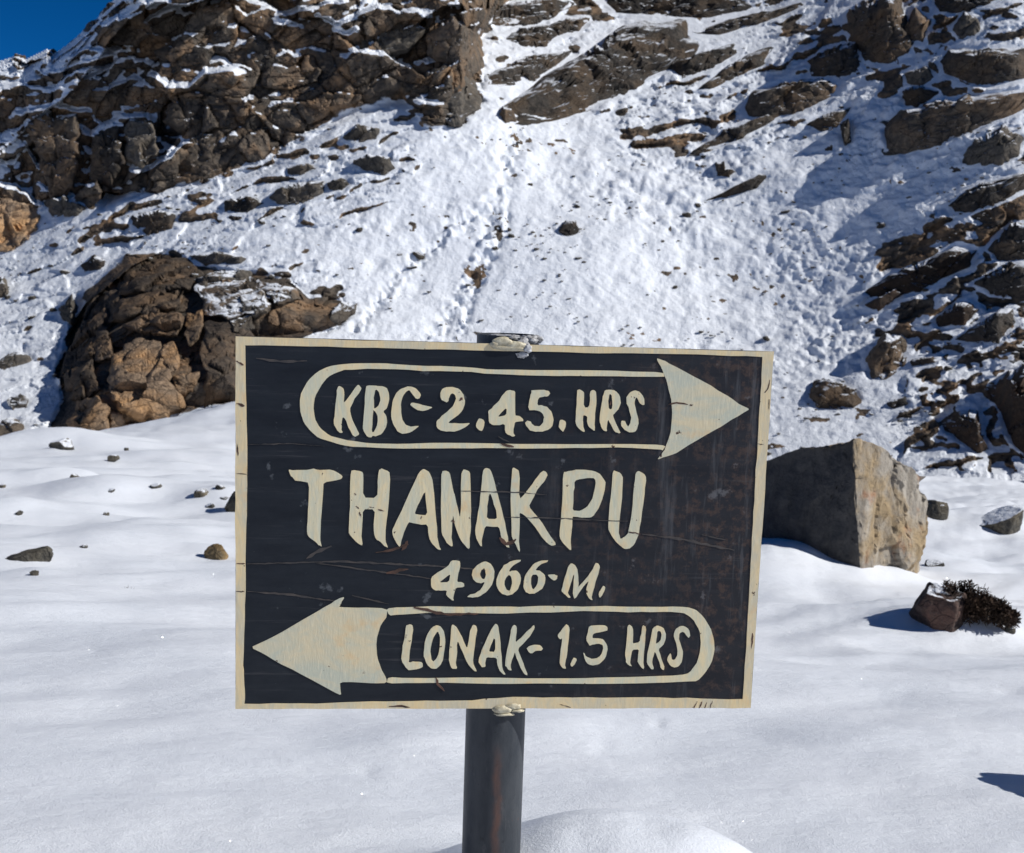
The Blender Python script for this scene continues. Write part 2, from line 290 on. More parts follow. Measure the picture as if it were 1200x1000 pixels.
ROCKS = [
 ('rock_slab', [(590,128),(640,95),(690,58),(730,35),(770,25),(810,20),(832,38),(818,65),(790,80),(760,92),(740,105),(700,122),(665,138),(635,142),(610,138)], 'rock_dark_shaded', 'largest dark rock slab above the snow fan, top centre', 0.45),
 ('rock_slab', [(573,88),(610,68),(665,62),(650,80),(620,98),(590,102),(572,100)], 'rock_dark_shaded', 'dark slab just left of the largest slab, above a patch of snow', 0.8),
 ('rock', [(588,45),(610,33),(640,30),(655,40),(640,55),(610,55)], 'rock_dark_shaded', 'snow dusted dark rock in the white gap beside the hexagonal cliff block', 0.8),
 ('rock', [(635,33),(665,22),(690,22),(680,38),(655,42)], 'rock_dark_shaded', 'dark rock touching the upper edge of the largest slab', 0.8),
 ('rock', [(572,28),(590,5),(650,-4),(668,4),(650,22),(610,30)], 'rock_dark_shaded', 'dark cliff rock at the top edge, above the white gap', 0.8),
 ('rock', [(692,-8),(850,-10),(882,10),(820,22),(770,18),(720,15)], 'rock_dark_shaded', 'long dark rock at the top edge above the largest slab', 0.6),
 ('rock', [(535,15),(558,8),(575,12),(570,30),(545,28)], 'rock', 'small tan rock right at the top of the white gap', 0.9),
 ('rock', [(585,135),(590,125),(600,128),(605,142),(592,145)], 'rock', 'small rock below the left tip of the largest slab', 1.1),
 ('rock', [(780,76),(830,60),(862,50),(866,62),(835,80),(800,92)], 'rock_dark_shaded', 'dark rock leaning on the right end of the largest slab', 0.8),
 ('rock', [(815,105),(855,76),(880,62),(905,55),(897,75),(860,92),(828,108)], 'rock_dark_shaded', 'narrow dark rock rib slanting up to the right, above mid slope', 0.8),
 ('rock', [(800,40),(850,24),(900,14),(935,2),(938,8),(890,28),(840,42)], 'rock_dark_shaded', 'long thin dark rib along the bright snow chute', 0.8),
 ('rock', [(865,130),(885,105),(915,98),(945,92),(968,88),(985,100),(980,112),(960,122),(930,135),(895,142),(870,138)], 'rock', 'broad brown ledge below the snow chute, right of top centre', 0.8),
 ('rock', [(995,10),(1010,-6),(1050,-6),(1068,45),(1066,62),(1040,78),(1015,72),(1000,55),(990,30)], 'rock', 'tall dark brown boulder at the top right of the snow chute', 0.8),
 ('rock', [(944,72),(970,56),(1000,52),(1008,66),(1008,86),(985,92),(955,88)], 'rock_dark_shaded', 'dark snow capped block beneath the tall brown boulder', 0.9),
 ('rock', [(810,180),(850,152),(900,136),(906,142),(870,162),(832,177)], 'rock_dark_shaded', 'low dark slab at the lower end of the ledges, over blue shade', 0.8),
 ('rock', [(942,146),(975,130),(998,125),(985,146),(965,156)], 'rock_dark_shaded', 'wedge shaped dark rock in the shaded gully', 0.9),
 ('rock', [(984,146),(995,140),(998,165),(990,174)], 'rock_dark_shaded', 'thin upright dark rock beside the wedge shaped rock', 0.9),
 ('rock', [(823,236),(850,225),(880,214),(892,202),(898,208),(886,221),(850,233)], 'rock_dark_shaded', 'single thin dark rib lying in bright rough snow', 0.9),
 ('rock', [(838,192),(849,186),(850,198),(862,201),(855,207),(840,206)], 'rock_dark_shaded', 'hook shaped little rock above the single thin rib', 0.9),
 ('rock', [(1052,42),(1072,10),(1090,24),(1082,52),(1060,50)], 'rock', 'brown rock just right of the tall brown boulder', 0.9),
 ('rock', [(1100,72),(1120,58),(1160,55),(1210,54),(1212,94),(1160,102),(1125,96),(1105,86)], 'rock_dark_shaded', 'wide dark block at the right edge, uppermost of the wide ones', 0.8),
 ('rock_slab', [(1038,152),(1060,130),(1110,118),(1160,110),(1212,104),(1212,128),(1150,150),(1100,168),(1060,181),(1040,176)], 'rock', 'long brown snow topped slab at the upper right, casting a blue shadow', 0.9),
 ('rock', [(1060,86),(1085,77),(1096,90),(1080,101),(1062,98)], 'rock_grey', 'small pale tan rock above the long brown slab', 1.0),
 ('rock', [(1056,106),(1080,100),(1100,108),(1076,126),(1058,124)], 'rock_dark_shaded', 'dark rock resting against the upper side of the long brown slab', 0.9),
 ('rock', [(1090,-5),(1182,-5),(1160,8),(1120,16),(1095,13)], 'rock_dark_shaded', 'flat dark rock at the top edge near the right corner', 0.9),
 ('rock', [(1115,36),(1130,14),(1146,22),(1149,38),(1126,46)], 'rock_grey', 'upright grey rock under the flat top edge rock, right corner', 0.9),
 ('rock', [(1127,178),(1150,160),(1175,150),(1199,160),(1196,180),(1175,193),(1135,193)], 'rock_grey', 'two toned grey boulder under the long brown slab', 1.0),
 ('rock', [(1105,242),(1130,222),(1165,212),(1212,200),(1212,216),(1185,232),(1140,250),(1112,253)], 'rock_dark_shaded', 'uppermost dark ledge of the right hand rock band', 0.7),
 ('rock', [(1015,342),(1040,322),(1085,306),(1120,286),(1150,292),(1142,312),(1110,324),(1080,342),(1050,346),(1020,347)], 'turf', 'longest dark ledge of the right hand rock band', 0.7),
 ('rock', [(1158,292),(1185,262),(1212,258),(1212,305),(1172,306)], 'rock_dark_shaded', 'dark rock at the right edge below the two toned boulder', 0.8),
 ('rock', [(1142,332),(1175,311),(1212,304),(1212,352),(1160,347)], 'rock_dark_shaded', 'broad dark rock at the right edge, midway down', 0.8),
 ('rock', [(1012,358),(1050,338),(1062,343),(1030,364)], 'turf', 'small dark ledge tucked below the longest ledge', 0.8),
 ('rock', [(1096,373),(1130,350),(1150,362),(1130,381),(1100,383)], 'turf', 'dark brown hump between two snow ledges on the right', 0.8),
 ('rock', [(1122,398),(1160,370),(1186,361),(1191,378),(1170,401),(1130,402)], 'rock_dark_shaded', 'dark rock at the right with snow spilling over its left side', 0.9),
 ('boulder', [(1012,420),(1030,402),(1055,394),(1068,408),(1066,435),(1045,447),(1020,445)], 'rock', 'rounded brown boulder on the slope, right of the sign corner', 1.2),
 ('rock', [(1065,422),(1095,417),(1099,424),(1068,430)], 'rock_dark_shaded', 'thin dark rock attached to the right of the rounded brown boulder', 1.0),
 ('boulder', [(946,468),(957,446),(985,452),(1010,470),(1008,485),(985,487),(955,479)], 'rock', 'squarish brown boulder just right of the sign top corner', 1.2),
 ('turf_hump', [(1105,500),(1125,485),(1145,482),(1150,510),(1161,528),(1145,531),(1125,516)], 'turf', 'dark brown turf hump below the snow frills on the right', 0.8),
 ('turf_hump', [(1158,455),(1180,438),(1212,425),(1212,545),(1187,522),(1172,482)], 'turf', 'large dark brown turf bank at the right edge', 0.6),
 ('rock', [(1038,472),(1060,464),(1064,474),(1045,480)], 'rock_dark_shaded', 'small dark rock between the two brown boulders and the turf hump', 1.0),
 ('rock', [(315,230),(335,216),(380,212),(386,225),(365,235),(340,241),(320,239)], 'rock_grey', 'largest grey rock in the row on the snow left of the fan', 1.0),
 ('rock', [(383,214),(400,208),(411,215),(401,223),(386,223)], 'rock_grey', 'small grey rock touching the right of the largest row rock', 1.0),
 ('rock', [(410,190),(430,182),(456,185),(465,198),(450,205),(425,199)], 'rock_grey', 'grey loaf shaped rock at the edge of the snow fan', 1.0),
 ('rock', [(402,162),(420,145),(446,150),(441,163),(415,169)], 'rock_grey', 'grey rock just below the foot of the big cliff', 1.0),
 ('rock', [(335,197),(360,191),(374,196),(352,206),(336,204)], 'rock_grey', 'flat grey rock above the row on the left snow', 1.0),
 ('rock', [(152,252),(185,246),(207,250),(200,268),(175,275),(155,269)], 'rock_dark_shaded', 'dark rock under the left part of the big cliff', 1.0),
 ('rock', [(50,238),(75,230),(101,243),(92,255),(60,254)], 'rock_grey', 'snow topped grey rock at the far left foot of the cliff', 1.0),
 ('rock', [(260,237),(290,229),(311,238),(290,250),(263,249)], 'rock_dark_shaded', 'dark rock at the left end of the grey row', 1.0),
 ('rock', [(94,313),(110,298),(124,305),(119,316),(100,319)], 'rock_dark_shaded', 'lone dark rock on the bright snow above the outcrop', 1.0),
 ('rock', [(385,126),(410,108),(440,105),(456,118),(430,128),(400,133)], 'rock_grey', 'cluster like grey rock beside the hexagonal cliff block', 0.9),
 ('rock', [(344,147),(370,138),(388,135),(376,147),(352,151)], 'rock_dark_shaded', 'thin dark rock at the foot of the cliff shade', 1.0),
 ('rock', [(218,300),(255,295),(287,302),(280,309),(236,310)], 'rock_grey', 'upper flat ledge rock on top of the outcrop', 0.9),
 ('rock', [(222,328),(260,318),(298,317),(292,329),(242,337)], 'rock_grey', 'lower flat ledge rock on top of the outcrop', 0.9),
 ('boulder', [(0,425),(20,414),(38,420),(36,431),(10,434),(-8,432)], 'rock_grey', 'snow capped boulder at the left edge, beside the outcrop shade', 1.2),
 ('boulder', [(-8,505),(15,490),(29,500),(26,513),(-8,516)], 'rock', 'brown boulder at the left edge, at the foot of the slope', 1.1),
 ('boulder', [(-8,330),(8,327),(11,345),(0,358),(-8,358)], 'rock_grey', 'small boulder at the left edge above the bright snow', 1.0),
 ('rock', [(69,362),(84,345),(93,360),(83,381),(72,376)], 'rock_grey', 'upright rock leaning on the upper left side of the outcrop', 1.0),
 ('boulder', [(10,470),(25,462),(36,470),(30,482),(14,482)], 'rock_grey', 'half buried boulder midway along the left edge snow', 1.1),
 ('boulder', [(655,272),(662,260),(676,262),(678,277),(660,279)], 'rock_dark_shaded', 'lone dark bush like rock in the middle of the bright fan', 1.0),
]
LEDGES = [[(-30,118),(20,100),(60,84),(100,72),(150,60)],[(25,133),(62,124),(95,130)],[(85,108),(125,104),(152,92)],[(95,98),(130,78),(152,52)],[(183,88),(195,100),(220,100),(240,84),(268,82)],[(165,200),(200,186),(216,168)],[(-20,212),(20,220),(42,238)],
 [(48,152),(70,165)],[(30,170),(46,196)],[(120,30),(150,18),(165,2)],[(140,58),(152,40),(175,22),(200,10)],[(335,18),(360,10),(400,2)],[(330,28),(345,30)],[(375,18),(395,30),(412,22)],[(395,35),(408,40),(415,36)],[(420,18),(440,8),(480,14),(498,18)],[(540,30),(560,26)],[(405,66),(415,60),(445,64)],[(480,118),(510,122)],[(500,72),(512,70)],[(92,150),(110,158)],[(145,136),(165,135)],[(62,70),(90,60),(110,58)]]
def line_sd(u, v, path):
    """distance to a polyline and how far below it"""
    p = np.array(path, float); dm = np.full(u.shape, 9e9)
    for (x0, y0), (x1, y1) in zip(p[:-1], p[1:]):
        ex, ey = x1 - x0, y1 - y0; t = np.clip(((u - x0) * ex + (v - y0) * ey) / (ex * ex + ey * ey), 0, 1); dm = np.minimum(dm, np.hypot(u - x0 - t * ex, v - y0 - t * ey))
    return dm, v - np.interp(u, p[:, 0], p[:, 1])
def build_mountain():
    us = axis(-560, 1760, -20, 1220, 1.55, 9.0); vs = axis(-300, 566, -10, 556, 1.5, 8.0)
    U, V = np.meshgrid(us, vs); D = base_depth(U, V); P = CAM + ray(U, V) * D[..., None]
    sd = poly_sd(U, V, CLIFF); sdo = poly_sd(U, V, OUTCROP)
    cl = np.maximum(sstep(-8, 10, sd + 9 * fbm(P * 0.6, 3, 91)), sstep(-5, 6, sdo + 7 * fbm(P * 0.8, 3, 92)))
    rz = np.zeros_like(D)
    for poly, w in ROCKY: rz = np.maximum(rz, w * sstep(-28, 22, poly_sd(U, V, poly) + 16 * fbm(P * 0.3, 3, 93)))
    rk = np.zeros_like(D)
    for _, poly, _, _, _ in ROCKS:
        p = np.array(poly, float); iu = (us > p[:, 0].min() - 12) & (us < p[:, 0].max() + 12); iv = (vs > p[:, 1].min() - 12) & (vs < p[:, 1].max() + 12)
        if iu.any() and iv.any(): w = np.ix_(iv, iu); rk[w] = np.maximum(rk[w], sstep(-7, 1, poly_sd(U[w], V[w], poly)))
    rz *= (1 - cl) * (1 - rk)
    led = np.zeros_like(D); lsn = np.zeros_like(D)
    for path in LEDGES:
        p = np.array(path, float); iu = (us > p[:, 0].min() - 50) & (us < p[:, 0].max() + 50); iv = (vs > p[:, 1].min() - 50) & (vs < p[:, 1].max() + 60); w = np.ix_(iv, iu)
        if not (iu.any() and iv.any()): continue
        wu = U[w] + 5 * fbm(P[w] * 1.2, 2, 94); wv = V[w] + 4 * fbm(P[w] * 1.2, 2, 95); dm, bl = line_sd(wu, wv, path)
        led[w] = np.maximum(led[w], sstep(-4, 1.5, bl) * np.exp(-np.maximum(bl, 0) / 22) * np.exp(-(np.maximum(dm - np.abs(bl), 0) / 10) ** 2))
        lsn[w] = np.maximum(lsn[w], sstep(6.0, 1.5, np.abs(bl + 1.5)) * sstep(8, 3, dm))
    # strata dip up to the right: rotate the sampling frame and stretch along the bedding
    a = math.radians(27); Q = P.copy()
    Q[..., 0] = P[..., 0] * math.cos(a) + P[..., 2] * math.sin(a); Q[..., 2] = -P[..., 0] * math.sin(a) + P[..., 2] * math.cos(a)
    wq = Q + 0.5 * np.stack([fbm(P * 0.5, 3, 5), fbm(P * 0.5, 3, 6), fbm(P * 0.5, 3, 7)], -1)
    h0, e0 = blocks(wq * np.array([0.085, 0.1, 0.13]), 90, 0.8)
    h1, e1 = blocks(wq * np.array([0.24, 0.24, 0.30]), 100, 0.6)
    h2, e2 = blocks(wq * np.array([0.55, 0.55, 0.85]), 120, 0.6)
    h3, e3 = blocks(wq * np.array([1.5, 1.5, 2.2]), 140, 0.6)
    rel = 1.5 * led + 1.7 * h0 + 0.95 * h1 * (0.5 + 0.9 * sstep(-0.3, 0.3, fbm(P * 0.15, 2, 96))) + 0.36 * h2 + 0.10 * h3 - 0.5 * np.exp(-e1 * 14) - 0.22 * np.exp(-e2 * 12) + 0.1 * fbm(P * 3, 3, 8)
    h4, e4 = blocks(wq * np.array([0.38, 0.6, 1.1]), 160, 0.5)
    h5, e5 = blocks(wq * np.array([1.0, 1.2, 2.6]), 180, 0.5)
    relz = 0.42 * h4 + 0.16 * h5 + 0.10 * h3 + 0.45 * fbm(wq * np.array([0.5, 0.7, 1.3]), 4, 9)
    # lumpy snow over scree
    lump = 0.20 * fbm(P * 0.55, 3, 19) + 0.13 * fbm(P * 1.3, 3, 20) + 0.075 * fbm(P * 3.2, 3, 21) * (0.4 + 1.2 * sstep(-0.2, 0.4, fbm(P * 0.35, 2, 24))) + 0.05 * np.abs(fbm(P * 5.5, 2, 22))
    rough = 0.55 + 0.75 * sstep(640, 800, U + 40 * fbm(P * 0.2, 2, 23)) * sstep(470, 330, V)
    track = np.zeros_like(D)
    for path, wd in TRACKS:
        p = np.array(path, float); dm = np.full(D.shape, 9e9)
        for (x0, y0), (x1, y1) in zip(p[:-1], p[1:]):
            ex, ey = x1 - x0, y1 - y0; t = np.clip(((U - x0) * ex + (V - y0) * ey) / (ex * ex + ey * ey), 0, 1); dm = np.minimum(dm, np.hypot(U - x0 - t * ex, V - y0 - t * ey))
        track = np.maximum(track, np.exp(-(dm / wd) ** 2))
    lump = lump + 0.09 * fbm(np.stack([(U + 0.42 * V) / 17, V / 130, 0 * U], -1), 3, 26) * sstep(300, 450, U) * sstep(900, 700, U)
    lump = lump * (0.65 + 0.9 * sstep(-0.35, 0.35, fbm(P * np.array([0.13, 0.13, 0.09]), 3, 27)))
    lump = lump * rough + track * (0.36 * fbm(P * 2.3, 3, 30) - 0.08)
    du = np.gradient(P, us, axis=1); dv = np.gradient(P, vs, axis=0); N = np.cross(dv, du); N /= np.linalg.norm(N, axis=-1, keepdims=True)
    N = np.where((N[..., 1:2] > 0), -N, N)
    tocam = -ray(U, V); tocam /= np.linalg.norm(tocam, axis=-1, keepdims=True)
    P = P + tocam * (cl * rel * 0.9 * np.where(sdo > -30, 0.45, 1.0))[..., None] + tocam * (rz * relz)[..., None] + N * ((1 - cl) * (1 - 0.6 * np.clip(rz * 1.6, 0, 1)) * lump * (1 - rk))[..., None]
    du = np.gradient(P, us, axis=1); dv = np.gradient(P, vs, axis=0); N = np.cross(dv, du); N /= np.linalg.norm(N, axis=-1, keepdims=True)
    nz = np.where(N[..., 1] > 0, -1, 1) * N[..., 2]
    nzs = None
    for it in range(10):
        if it == 3: nzs = nz
        q = np.pad(nz, 1, mode='edge'); nz = (q[1:-1, 1:-1] * 2 + q[:-2, 1:-1] + q[2:, 1:-1] + q[1:-1, :-2] + q[1:-1, 2:]) / 6
    nzb = nz; nz = nzs
    ns = fbm(P * 0.9, 4, 40); ns2 = fbm(P * 0.25, 3, 41)
    left = sstep(330, 60, U) * sstep(300, 150, V)
    snow_c = sstep(0.52, 0.66, nz + 0.16 * ns + 0.10 * ns2 + 0.30 * left - 0.03 - 0.5 * (sdo > -4))
    snow_z = sstep(0.30, 0.46, nzb * 0.7 + nz * 0.3 + 0.42 * ns + 0.34 * ns2 + 0.27 - 0.64 * rz)
    snow_s = sstep(-0.50, -0.38, 0.75 * ns + 0.75 * fbm(P * 2.4, 3, 43) + 0.35 * fbm(P * 0.12, 2, 45) + 0.16 - track * 0.34 * (fbm(P * 1.7, 2, 44) > 0.1))
    cz = np.clip(rz * 3, 0, 1)
    snow_c = np.maximum(snow_c, lsn * sstep(-0.35, 0.0, ns + 0.1))
    snow = cl * snow_c + (1 - cl) * (cz * snow_z + (1 - cz) * snow_s)
    H, Wd = U.shape; idx = np.arange(H * Wd).reshape(H, Wd)
    g = np.interp(us, SKYLINE[:, 0], SKYLINE[:, 1])
    keep = (V[:-1, :-1] >= g[None, :-1] - 1)
    quads = np.stack([idx[:-1, :-1], idx[1:, :-1], idx[1:, 1:], idx[:-1, 1:]], -1)
    cf = sd[:-1, :-1] > 0; of = (sdo[:-1, :-1] > -2) & ~cf
    out = []
    for name, mask in (('cliff', keep & cf), ('rock_outcrop', keep & of), ('snow_slope', keep & ~cf & ~of)):
        q = quads[mask]; used, inv = np.unique(q, return_inverse=True); q = inv.reshape(-1, 4)
        vv = P.reshape(-1, 3)[used]; me = bpy.data.meshes.new(name)
        me.vertices.add(len(vv)); me.vertices.foreach_set('co', vv.ravel())
        me.loops.add(q.size); me.loops.foreach_set('vertex_index', q.ravel().astype(np.int32))
        me.polygons.add(len(q)); me.polygons.foreach_set('loop_start', np.arange(0, q.size, 4, dtype=np.int32)); me.polygons.foreach_set('loop_total', np.full(len(q), 4, np.int32))
        me.update(calc_edges=True); me.validate()
        me.polygons.foreach_set('use_smooth', np.full(len(q), name == 'snow_slope'))
        at = me.attributes.new('snow', 'FLOAT', 'POINT'); at.data.foreach_set('value', snow.ravel()[used].astype(np.float32))
        me.materials.append(M['terrain']); o = bpy.data.objects.new(name, me); COL.objects.link(o); out.append(o)
    return out
cliff, outcrop, slope = build_mountain()
tag(cliff, kind='structure'); tag(slope, kind='structure')
tag(outcrop, 'big brown rock outcrop at the foot of the slope, left of the sign', 'rock outcrop')

# ------------------------------------------------------------------ the snowfield in front
POST_Y = 1.86
def ground_z(x, y):
    x = np.asarray(x, float); y = np.asarray(y, float)
    z = EYE - 0.86 - 0.1415 * np.clip(y, -4, 48)
    z = z + 2.1 * np.exp(-((x + 7.0) / 5.0) ** 2) * sstep(14, 42, y) - 0.5 * sstep(-13, -22, x) * sstep(20, 42, y)
    z = z - 0.5 * sstep(6, 22, x) * sstep(20, 40, y)
    P = np.stack([x, y, np.zeros_like(x)], -1); far = sstep(2.5, 8, np.hypot(x, y))
    z = z + 0.30 * far * fbm(P * np.array([0.16, 0.22, 1]), 2, 60) + 0.085 * far * fbm(P * np.array([0.5, 0.9, 1]), 3, 61)
    a = 0.45; Q = np.stack([x * math.cos(a) + y * math.sin(a), -x * math.sin(a) + y * math.cos(a), 0 * x], -1)
    z = z + (0.020 + 0.07 * far) * fbm(Q * np.array([0.8, 2.6, 1]), 3, 62) + 0.03 * fbm(P * 1.6, 2, 63) + 0.006 * fbm(Q * np.array([3.0, 8.0, 1]), 3, 64)
    z = z + (0.165 + 0.03 * fbm(P * 4.0, 3, 66)) * np.exp(-((((x - 0.22) / 0.34) ** 2 + ((y - POST_Y - 0.02) / 0.19) ** 2) ** 1.4))       # drift round the foot of the post
    for (mx, my, r, h) in DENTS: z = z - h * np.exp(-(((x - mx) / r) ** 2 + ((y - my) / (0.8 * r)) ** 2))
    for (mx, my, r, h) in MOUNDS: z = z + h * np.exp(-(((x - mx) / r) ** 2 + ((y - my) / (0.7 * r)) ** 2))
    return z
MOUNDS = []; DENTS = []
def ground_at(u, v):
    """where the sight line through a photo pixel meets the snowfield"""
    r = ray(np.array([u]), np.array([v]))[0]; ys = np.geomspace(1.0, 60, 1500); p = CAM + ys[:, None] * r
    below = p[:, 2] < ground_z(p[:, 0], p[:, 1]); i = int(np.argmax(below)) if below.any() else -1
    return p[i]
for (u, v, r, h) in ((30,606,0.55,0.13),(1160,606,0.55,0.10),(1130,735,0.5,0.04),(960,668,0.9,0.10),(70,522,1.4,0.35),(128,640,0.4,0.05),(20,650,0.55,0.07),(250,650,0.28,0.06),(286,594,0.5,0.10),(240,580,0.4,0.05),(262,576,0.4,0.05),(86,557,0.4,0.06),(126,574,0.45,0.08),(178,568,0.5,0.05),(118,602,0.35,0.05),(1178,618,0.6,0.08),(1096,602,0.45,0.06),(1108,730,0.35,0.05),(1160,745,0.3,0.05),(900,655,0.7,0.08),(1075,655,0.5,0.08),(45,672,0.2,0.03)):
    p = ground_at(u, v); MOUNDS.append((p[0], p[1], r, h))

for (u, v, r, h) in ((770,850,0.022,0.012),(775,843,0.018,0.012),(707,876,0.03,0.010),(700,880,0.02,0.008),(1185,812,0.05,0.012),(430,905,0.03,0.006),(110,760,0.06,0.01),(980,700,0.25,0.03),(1040,760,0.2,0.02)):
    p = ground_at(u, v); DENTS.append((p[0], p[1], r, h))
def build_ground():
    ang = np.radians(np.unique(np.r_[np.arange(-180, -42, 3.0), np.arange(-42, 42, 0.11), np.arange(42, 180, 3.0)]))
    rad = np.r_[np.geomspace(0.35, 60, 330), np.geomspace(62, 500, 12)]
    A, Rr = np.meshgrid(ang, rad); X = Rr * np.sin(A); Y = Rr * np.cos(A); Z = ground_z(X, Y)
    n, mm = A.shape; v = np.stack([X, Y, Z], -1).reshape(-1, 3); v = np.vstack([v, [[0, 0, float(ground_z(0, 0))]]])
    i = np.arange(n * mm).reshape(n, mm); j = np.roll(i, -1, 1)
    q = np.stack([i[:-1], i[1:], j[1:], j[:-1]], -1).reshape(-1, 4).tolist()
    q += [[n * mm, int(i[0, k]), int(j[0, k])] for k in range(mm)]
    return tag(mesh_obj('snow_ground', v, q, M['snow']), kind='structure')
build_ground()

# ------------------------------------------------------------------ rocks on the mountain
def rock_mesh(poly, thick=1.0, seed=0, rings=14, segs=56, facets=12, point=base_pt, push=None, edge=4.5, fine=1.0, style='ledge', rough=0.2):
    """closed rock whose outline on the slope is the polygon: a faceted dome in front, its root behind"""
    rg = np.random.default_rng(seed); p = np.asarray(poly, float); c = p.mean(0)
    th = np.linspace(0, 2 * np.pi, segs, endpoint=False); Rd = np.zeros(segs)
    for i, t in enumerate(th):
        dx, dy = math.cos(t), math.sin(t); best = 0
        for (x0, y0), (x1, y1) in zip(p, np.roll(p, -1, 0)):
            ex, ey = x1 - x0, y1 - y0; det = dx * -ey + dy * ex
            if abs(det) < 1e-9: continue
            s = ((x0 - c[0]) * -ey + (y0 - c[1]) * ex) / det; q = (dx * (y0 - c[1]) - dy * (x0 - c[0])) / det
            if s > 0 and -1e-6 <= q <= 1 + 1e-6: best = max(best, s)
        Rd[i] = best if best > 0 else 1
    jn = np.stack([np.cos(th) * 2.2 + seed, np.sin(th) * 2.2, np.full(segs, 3.3 * seed)], -1); Rd = Rd * (1 + rough * (fbm(jn, 3, 55) * 1.2 + 0.5 * fbm(jn * 3.1, 2, 56)))
    rr = np.linspace(0, 1, rings + 1)[1:] ** 0.75; Rr, T = np.meshgrid(rr, np.arange(segs), indexing='ij')
    u = c[0] + Rr * Rd[T] * np.cos(th[T]); v = c[1] + Rr * Rd[T] * np.sin(th[T])
    B = point(u, v); B0 = point(c[:1], c[1:2])[0]
    span = np.array([B[-1].max(0) - B[-1].min(0)])[0]; size = max(math.hypot(span[0], 0), span[2]); small = max(0.25 * size, min(span[0], span[2] if span[2] > .05 else span[0]))
    t = 0.42 * small * thick
    d = np.array(push if push is not None else (0, -0.75, 0.55)); d = d / np.linalg.norm(d)
    prof = (1 - Rr ** edge) ** 0.5 * (0.75 + 0.25 * (1 - Rr ** 2))
    mpp = point(np.array([c[0]]), np.array([c[1]]))[0][1] / F; hpx = np.ptp(p[:, 1])
    tc_ = -ray(u, v); tc_ /= np.linalg.norm(tc_, axis=-1, keepdims=True); hs = np.array([span[0] / 2, max(t, 0.25 * span[2]), span[2] / 2]) + 1e-6
    if style == 'dome':
        lift = 0.12; top = B + d * (t * prof + lift)[..., None]; V = np.vstack([(B0 + d * (t + lift))[None], top.reshape(-1, 3)])
        for _ in range(facets):
            n = d * rg.uniform(0.7, 1.3) + np.array([rg.normal(), rg.normal() * 0.3, rg.normal()]) * 0.6; n /= np.linalg.norm(n)
            q = (V - B0) / hs; s = q @ n; lim = s.max() * rg.uniform(0.6, 0.92)
            V = B0 + (q - np.maximum(s - lim, 0)[:, None] * n * 0.95) * hs
    else:
        vb = np.array([p[:, 1].max()]); bot = np.interp(u, np.sort(p[:, 0]), np.full(len(p), vb[0]))
        # foot of the rock under every column
        lowline = np.full(u.shape, -9e9)
        for (x0, y0), (x1, y1) in zip(p, np.roll(p, -1, 0)):
            if abs(x1 - x0) < 1e-6: continue
            tt = (u - x0) / (x1 - x0); ok = (tt >= -0.02) & (tt <= 1.02); lowline = np.where(ok, np.maximum(lowline, y0 + tt * (y1 - y0)), lowline)
        lowline = np.where(lowline < -1e8, v, lowline); up = np.maximum(lowline - v, 0) * mpp
        rim = (1 - Rr ** 9)
        if style == 'ledge': bul = (0.12 + (0.65 + 0.6 * thick) * up) * rim
        else:
            ga, gb = rg.normal() * 0.45, rg.normal() * 0.45
            bul = (0.10 + 0.16 * thick * size * (1 + ga * (u - c[0]) / max(np.ptp(p[:, 0]) / 2, 1) + gb * (v - c[1]) / max(hpx / 2, 1))) * rim ** 0.7
        ca = np.interp(np.array([0.0]), [0, 1], [0, 1])
        cb = float(np.mean(bul[0])); V = np.vstack([(B0 + tc_[0].mean(0) * cb)[None], (B + tc_ * bul[..., None]).reshape(-1, 3)])
    cen = B0
    k = 1.0 / max(size, 0.05); w = np.r_[1.0, np.repeat((1 - Rr[:, 0] ** 6), segs)]
    off = rg.uniform(0, 90, 3)
    a_ = math.radians(20); VQ = np.stack([V[:, 0] * math.cos(a_) + V[:, 2] * math.sin(a_), V[:, 1], -V[:, 0] * math.sin(a_) + V[:, 2] * math.cos(a_)], -1)
    amp = min(size, 3.0) * (1.0 if style == 'dome' else 1.25)
    h, e = blocks(VQ * np.array([0.55, 0.5, 0.9]) * (1 if size > 2.5 else 2.5 / max(size, 0.4)) ** 0.8 + off, 300, 0.7); h2, e2 = blocks(VQ * np.array([1.5, 1.3, 2.2]) + off, 330, 0.7)
    V = V + d * ((0.06 * amp * h + 0.022 * amp * h2 - 0.03 * amp * np.exp(-e * 12) - 0.012 * amp * np.exp(-e2 * 10)) * w * fine)[:, None]
    V = V + (np.stack([fbm(V * k * 5 + off + j * 17, 3, 310 + j) for j in range(3)], -1) * 0.022 * min(size, 4.0) * fine * (0.5 + 0.5 * w[:, None]))
    nt_ = len(V); back = B * 1.0 - d * (0.12 + 0.5 * t * prof)[..., None]; back = back.reshape(-1, 3); bc = B0 - d * (0.12 + 0.5 * t)
    V2 = np.vstack([V, back[:-segs], bc[None]])
    f = []
    for i in range(segs):
        j = (i + 1) % segs; f.append([0, 1 + j, 1 + i])
    for r in range(rings - 1):
        for i in range(segs):
            j = (i + 1) % segs; a = 1 + r * segs; f.append([a + i, a + j, a + segs + j, a + segs + i])
    lastf = 1 + (rings - 1) * segs; lb = nt_ + (rings - 2) * segs
    for i in range(segs):
        j = (i + 1) % segs; f.append([lastf + i, lastf + j, lb + j, lb + i])
    for r in range(rings - 2):
        for i in range(segs):
            j = (i + 1) % segs; a = nt_ + r * segs; f.append([a + segs + i, a + segs + j, a + j, a + i])
    for i in range(segs):
        j = (i + 1) % segs; f.append([nt_ + i, nt_ + j, len(V2) - 1])
    return V2, f

